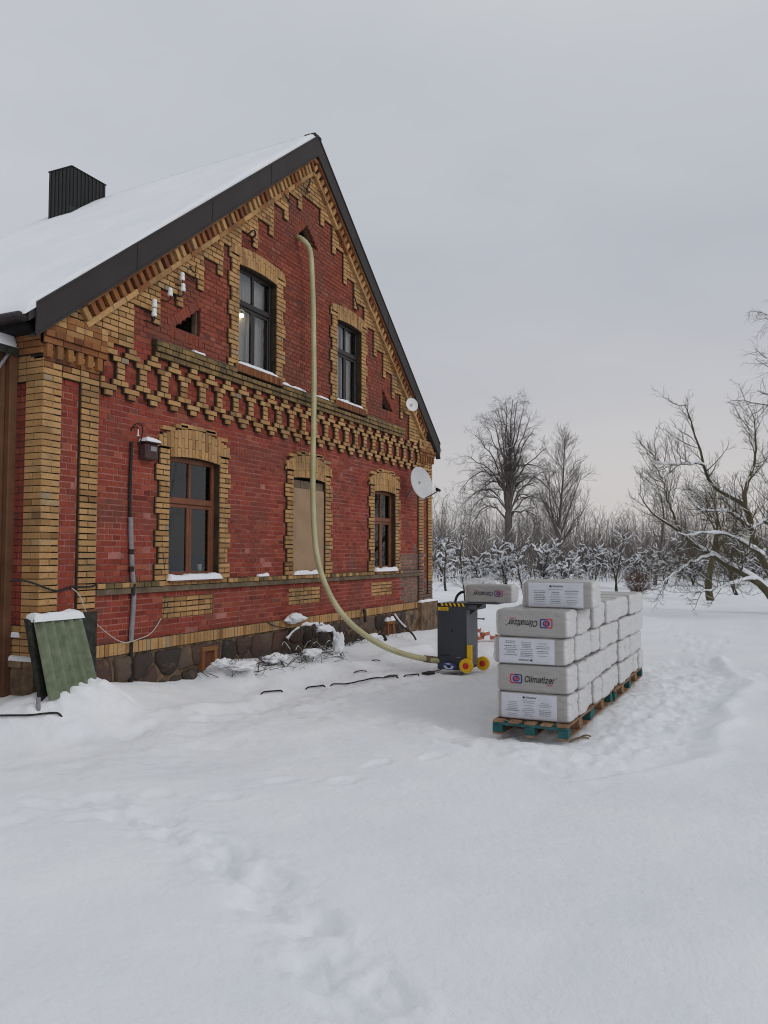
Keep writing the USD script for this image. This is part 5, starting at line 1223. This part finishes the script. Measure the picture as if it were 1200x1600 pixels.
# ---- the slimmer tree to its right
rg = np.random.default_rng(102); D = 58.0; b = px_tree(868, D)
T2 = Tree('maple_tree', 'slimmer bare tree with one straight stem, right of the tallest tree', b)
stem = line([b + [0, 0, -.2], at_d(871, 850, D), at_d(878, 770, D), at_d(882, 684, D)], .15, .02, 16)
b2 = line([at_d(872, 850, D), at_d(888, 800, D + .5), at_d(908, 745, D + 1)], .08, .015, 12); b3 = line([at_d(871, 840, D), at_d(862, 800, D), at_d(858, 740, D - 1)], .06, .012, 12)
B1 = grow(rg, stem[0], stem[1], 46, .20, .98, 46, 3.7, .38, 8, lift=.35, wob=.10, rmin=.014, sizefall=.80)
B1b = [grow(rg, *x, 10, .2, 1.0, 42, 1.2, .45, 8, lift=.3, wob=.15, rmin=.012) for x in (b2, b3)]
BB1 = (np.concatenate([B1[0]] + [x[0] for x in B1b]), np.concatenate([B1[1]] + [x[1] for x in B1b]))
B2 = grow(rg, *BB1, 11, .15, 1.0, 40, 1.0, .6, 5, lift=.25, wob=.2, rmin=.009); B3 = grow(rg, *B2, 3, .2, 1.0, 40, .45, .7, 4, lift=.2, wob=.2, rmin=.0065)
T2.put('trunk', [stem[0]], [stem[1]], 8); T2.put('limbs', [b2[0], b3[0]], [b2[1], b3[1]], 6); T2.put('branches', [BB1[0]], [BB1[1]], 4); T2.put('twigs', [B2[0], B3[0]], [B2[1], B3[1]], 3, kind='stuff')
T2.snow([BB1[0]], [BB1[1]], rg, frac=.5, fat=.7, add=.006)
# ---- tall tree cut by the right edge
rg = np.random.default_rng(103); D = 55.0; b = px_tree(1262, D)
T3 = Tree('tall_tree', 'tall bare tree whose crown reaches in at the right edge above the apple tree', b)
stem = line([b + [0, 0, -.2], at_d(1258, 760, D), at_d(1250, 620, D), at_d(1245, 480, D)], .30, .05, 16)
B1 = grow(rg, stem[0], stem[1], 30, .4, 1.0, 62, 5.2, .40, 8, lift=.10, droop=.10, wob=.2, rmin=.03, sizefall=.35)
B2 = grow(rg, *B1, 9, .2, 1.0, 48, 1.7, .55, 5, lift=.1, droop=.1, wob=.25, rmin=.013); B3 = grow(rg, *B2, 6, .15, 1.0, 45, .7, .65, 4, lift=.05, droop=.2, wob=.25, rmin=.008)
T3.put('trunk', [stem[0]], [stem[1]], 8); T3.put('branches', [B1[0]], [B1[1]], 5); T3.put('twigs', [B2[0], B3[0]], [B2[1], B3[1]], 3, kind='stuff')
T3.snow([B1[0]], [B1[1]], rg, frac=.6, fat=.5, add=.006)
# ---- the old apple tree at the right
rg = np.random.default_rng(104); D = 25.0; b = px_tree(1222, D)
T4 = Tree('apple_tree', 'old spreading apple tree at the right edge with thick snow-laden limbs', b, 'bark_green')
limbs = [
    ([(1222, 958), (1204, 930), (1178, 905), (1150, 890), (1112, 868), (1085, 853), (1062, 832), (1035, 812), (1012, 792), (998, 770)], None, .145, .012),
    ([(1222, 950), (1208, 905), (1190, 868), (1176, 828), (1162, 788), (1140, 775), (1112, 758), (1100, 726), (1090, 690), (1078, 655), (1070, 632)], [0, .3, .6, .8, 1, .9, .6, .3, 0, 0, 0], .135, .012),
    ([(1164, 792), (1166, 760), (1178, 728), (1180, 690), (1178, 650)], [1, 1.2, 1.5, 1.6, 1.6], .075, .012),
    ([(1176, 828), (1160, 815), (1140, 800), (1118, 798), (1096, 797)], [.8, .4, 0, -.4, -.7], .07, .012),
    ([(1190, 868), (1165, 850), (1140, 838), (1112, 832), (1085, 835), (1060, 832)], [.6, 0, -.6, -1, -1.3, -1.5], .075, .012),
    ([(1230, 930), (1225, 860), (1215, 800), (1205, 740), (1200, 690)], [0, -.4, -.8, -1.2, -1.4], .10, .012),
    ([(1218, 830), (1200, 815), (1186, 818), (1172, 845), (1165, 880)], [-.6, -1, -1.3, -1.6, -1.8], .06, .012),
    ([(1062, 832), (1050, 800), (1040, 770), (1034, 745)], [0, .2, .3, .3], .04, .008),
    ([(1100, 726), (1080, 724), (1055, 726), (1020, 718)], [0.3, .1, 0, -.2], .035, .007),
    ([(1112, 868), (1080, 880), (1055, 895), (1035, 912)], [0, -.5, -.9, -1.2], .05, .008),
    ([(1178, 905), (1150, 910), (1125, 918), (1095, 925)], [0, -.6, -1.0, -1.3], .05, .008)]
LL = []
for pts, dd, r0, r1 in limbs:
    P = spline(poly_px(pts, D, dd), 16); P[1:-1] += rg.normal(0, .018, (14, 3)); LL.append((P[None], (r0 * (1 - np.linspace(0, 1, 16) ** .8) + r1)[None]))
LP, LR = stack(LL)
B1 = grow(rg, LP[0], LR[0], 20, .25, 1.0, 52, 1.10, .36, 7, lift=.42, wob=.16, rmin=.011, sizefall=.2)
B2 = grow(rg, *B1, 7, .12, 1.0, 48, .42, .55, 5, lift=.38, wob=.16, rmin=.0065); B3 = grow(rg, *B2, 3, .2, 1.0, 48, .20, .65, 4, lift=.25, wob=.15, rmin=.0045)
T4.put('limbs', LP, LR, 9); T4.put('branches', [B1[0]], [B1[1]], 5); T4.put('twigs', [B2[0], B3[0]], [B2[1], B3[1]], 3, kind='stuff')
sn = []
m = MB()
for i in range(len(LP[0])):
    P, R = LP[0][i], LR[0][i]; d = np.abs(unit(np.gradient(P, axis=0))[:, 2]); rr = (R * 1.15 * np.clip(1.2 - d, .05, 1) + .012 * (1 - d)) * (.7 + .6 * rg.random(len(R)))
    v, f = tube(P + np.array([0, 0, 1.0]) * (R * .80)[:, None] + np.array([-.2, -.3, 0]) * (R * .5)[:, None], rr, 7); m.add(v, f)
v, f, _ = m.get(); T4.t.part('limb_snow', (v, f), 'snow_small', smooth=True, kind='stuff')
T4.snow([B1[0], B2[0][::3]], [B1[1], B2[1][::3]], rg, frac=.55, fat=.75, add=.004, flat_max=.65)
# ---- a generic bare tree, used for the smaller ones
def bare_tree(name, label, px, d, top, half, seed, lean=0, r=.09, snow=.7, bark='bark', stems=1, fat=.9, dens=1.0, add=.006, group=None, droop=.0, cat='tree', low=.18, lift=.35):
    rg = np.random.default_rng(seed); b = px_tree(px, d); Hh = upz_(top, d) - b[2]; wd = half * d / 1250.0
    t = Tree(name, label, b, bark, group, cat); L = []
    for k in range(stems):
        a = rg.uniform(0, 2 * np.pi); sp = 0 if stems == 1 else rg.uniform(.25, .8) * wd
        tip = b + np.array([math.cos(a) * sp, math.sin(a) * sp, Hh * rg.uniform(.8, 1.0) if stems > 1 else Hh]) + right * lean * d / 1250.0
        mid = b * .5 + tip * .5 + np.array([math.cos(a), math.sin(a), 0]) * sp * (-.1) + rg.normal(0, .04 * Hh, 3) * [1, 1, 0]
        P = spline([b + [0, 0, -.15], b + (mid - b) * .5 + rg.normal(0, .02 * Hh, 3) * [1, 1, 0], mid, tip], 14); L.append((P[None], np.linspace(r * (1 if stems == 1 else .6), .012, 14)[None]))
    LP, LR = stack(L)
    n1 = max(4, int((16 if stems == 1 else 8) * dens))
    B1 = grow(rg, LP[0], LR[0], n1, low, 1.0, 55, wd * .85, .5, 7, lift=lift, droop=droop, wob=.3, rmin=.012, sizefall=.4)
    B2 = grow(rg, *B1, 6, .15, 1.0, 48, wd * .38, .6, 5, lift=lift * .7, droop=droop, wob=.3, rmin=.0085); B3 = grow(rg, *B2, 4, .2, 1.0, 45, wd * .18, .7, 4, lift=.1, wob=.3, rmin=.0065)
    t.put('trunk' if stems == 1 else 'stems', LP, LR, 7); t.put('branches', [B1[0]], [B1[1]], 4); t.put('twigs', [B2[0], B3[0]], [B2[1], B3[1]], 3, kind='stuff')
    if snow: t.snow([LP[0], B1[0], B2[0]], [LR[0], B1[1], B2[1]], rg, frac=snow, fat=fat, add=add, flat_max=.8)
    return t
bare_tree('orchard_tree', 'bare upright fruit tree standing left of the apple tree, tops against the sky', 1022, 46, 745, 52, 201, r=.13, bark='bark_hazed', snow=.4)
bare_tree('trunk_tree', 'tree with a plain thick dark trunk seen behind the apple tree limbs', 1110, 31.5, 770, 90, 202, r=.16, snow=.5, bark='bark_green', low=.45, dens=1.2)
bare_tree('trunk_tree', 'slender-stemmed tree at the right edge, behind the apple tree and right of the thick trunk', 1152, 36, 775, 60, 203, r=.09, snow=.5, low=.35)
bare_tree('young_tree', 'thin young tree standing just behind the top bag of the stack, forked low', 819, 29, 850, 26, 204, r=.045, snow=.8, stems=1, add=.010, low=.3)
bare_tree('young_tree', 'crooked young tree with forked dark limbs behind the far end of the bag stack', 962, 34, 838, 48, 205, r=.075, snow=.8, stems=2, add=.010)
bare_tree('young_tree', 'snow-covered young tree standing between machine handle and house corner', 726, 31, 838, 18, 206, r=.04, snow=.9, add=.012, low=.2)
bare_tree('young_tree', 'small tree thickly loaded with snow right beside the house corner', 697, 40, 850, 34, 207, r=.07, snow=.62, add=.032, lift=.0, droop=.15, low=.15)
SH = 'snowy shrubs along the far edge of the yard'
for i, (x, d, top, half, st, ad, lab) in enumerate((
    (752, 45, 872, 36, 6, .032, 'snow-loaded shrub behind the bag on the machine, left of the next one'), (790, 43, 856, 34, 6, .034, 'snow-loaded shrub between the machine bag and the stacked bags'),
    (848, 41, 850, 30, 6, .032, 'snow-loaded shrub above the labelled top bag'), (888, 40, 874, 32, 6, .032, 'snow-loaded shrub above the right end of the top bag'),
    (928, 44, 848, 36, 6, .028, 'snow-loaded shrub behind the middle of the bag stack'), (1000, 42, 872, 34, 7, .026, 'snowy shrub right behind the far end of the bag stack'),
    (1040, 48, 852, 38, 6, .022, 'snowy shrub left of the thick dark trunk'), (1082, 46, 878, 34, 6, .020, 'snowy shrub just left of the thick dark trunk, beneath the apple limbs'),
    (1142, 44, 868, 36, 6, .020, 'snowy shrub just right of the thick dark trunk'), (1188, 46, 866, 36, 6, .020, 'snowy shrub at the right edge beneath the apple tree'), (690, 52, 840, 30, 7, .028, 'taller snowy shrub peeping out beside the house corner'))):
    bare_tree('snowy_shrub', lab, x, d, top, half, 300 + i, r=.035, snow=.42, stems=st + 1, add=ad, group=SH, cat='shrub', lift=.12, droop=.1, dens=1.1)
bare_tree('reddish_bush', 'low reddish-brown twiggy bush behind the far end of the pallets', 996, 33, 898, 26, 330, r=.02, snow=.4, stems=9, bark='bush_red', cat='bush', lift=.3, dens=.8)
# ---- saplings of the wood's edge and the woodland behind, one grey-brown mass
for i, (x, d, top, half, lab) in enumerate(((688, 60, 775, 26, 'bare sapling with upright rods next to the house corner'), (712, 66, 790, 26, 'bare sapling left of the tallest tree'), (742, 62, 815, 28, 'bare sapling just left of the tall trunk'), (830, 62, 800, 34, 'bare sapling between the two tall trees'),
    (915, 62, 768, 40, 'bare sapling right of the slimmer tall tree'), (945, 66, 800, 34, 'bare sapling in the gap below the pale sky'), (980, 62, 808, 34, 'bare sapling left of the upright fruit tree'), (1062, 60, 790, 42, 'bare sapling right of the upright fruit tree'), (1100, 62, 770, 46, 'bare sapling behind the apple tree, left one'), (1150, 60, 760, 46, 'bare sapling behind the apple tree, middle one'), (1195, 58, 770, 44, 'bare sapling behind the apple tree at the right edge'))):
    bare_tree('sapling', lab, x, d, top, half, 400 + i, r=.05, snow=.35, stems=3, bark='bark_hazed', group='bare saplings at the edge of the wood', add=.004, lift=.6, dens=.9)
rg = np.random.default_rng(500); m = MB(); ms = MB()
def wood(n, xa, xb, da, db, h0, h1, rr):
    px = rg.uniform(xa, xb, n); d = rg.uniform(da, db, n); ang = (px - 600) / 1250
    B = CAM + fwd0 * d[:, None] + right * (ang * d)[:, None]; B[:, 2] = gz(B[:, 0], B[:, 1]) - .1
    Hh = rg.uniform(h0, h1, n) * (.55 + .85 * noise(np.c_[px / 55, d / 30, 0 * d], 3)); K = 6; s = np.linspace(0, 1, K)[None, :, None]
    lean = rg.normal(0, .13, (n, 3)) * [1, 1, 0]
    P = B[:, None] + (np.array([0, 0, 1.0]) + lean)[:, None] * (Hh[:, None, None] * s) + rg.normal(0, .05, (n, K, 3)) * s * Hh[:, None, None] * .5
    return P, (rr * rg.uniform(.6, 1.3, n) * Hh)[:, None] * np.linspace(1, .2, K)[None]
for (n, xa, xb, da, db, h0, h1, rr, per, ln) in ((560, 660, 1290, 50, 66, 1.5, 4.2, .006, 11, .32), (240, 2300, 5200, 20, 34, 4, 9, .007, 7, .25), (420, 640, 1300, 66, 84, 2.6, 5.2, .006, 9, .28), (700, 620, 1400, 84, 120, 4.2, 7.2, .0055, 8, .24), (500, 600, 1500, 120, 180, 6.0, 9.0, .006, 7, .2), (260, 1250, 2400, 50, 75, 4, 8, .007, 7, .25)):
    P, R = wood(n, xa, xb, da, db, h0, h1, rr); C = grow(rg, P, R, per, .12, 1.0, 42, -ln, .6, 4, lift=.3, wob=.3, rmin=.010); C2 = grow(rg, *C, 3, .2, 1.0, 42, -.45, .7, 4, lift=.2, wob=.3, rmin=.008)
    m.add(*tubes(P, R, 3)); m.add(*tubes(*C, 3)); m.add(*tubes(*C2, 3))
    q = snowy([C[0]], [C[1]], rg, frac=.20 if h1 < 3.5 else .13, fat=.8, add=.018)
    if q.n: v, f, _ = q.get(); ms.add(v, f)
v, f, _ = m.get(); ww = Thing('distant_woodland', 'grey-brown mass of bare woodland along the horizon behind all the trees', 'woodland', (50, 10, 0), kind='stuff')
ww.part('thicket', (v, f), 'bark_hazed', kind='stuff'); v, f, _ = ms.get(); ww.part('thicket_snow', (v, f), 'snow_small', kind='stuff')
print('woodland faces', len(f))
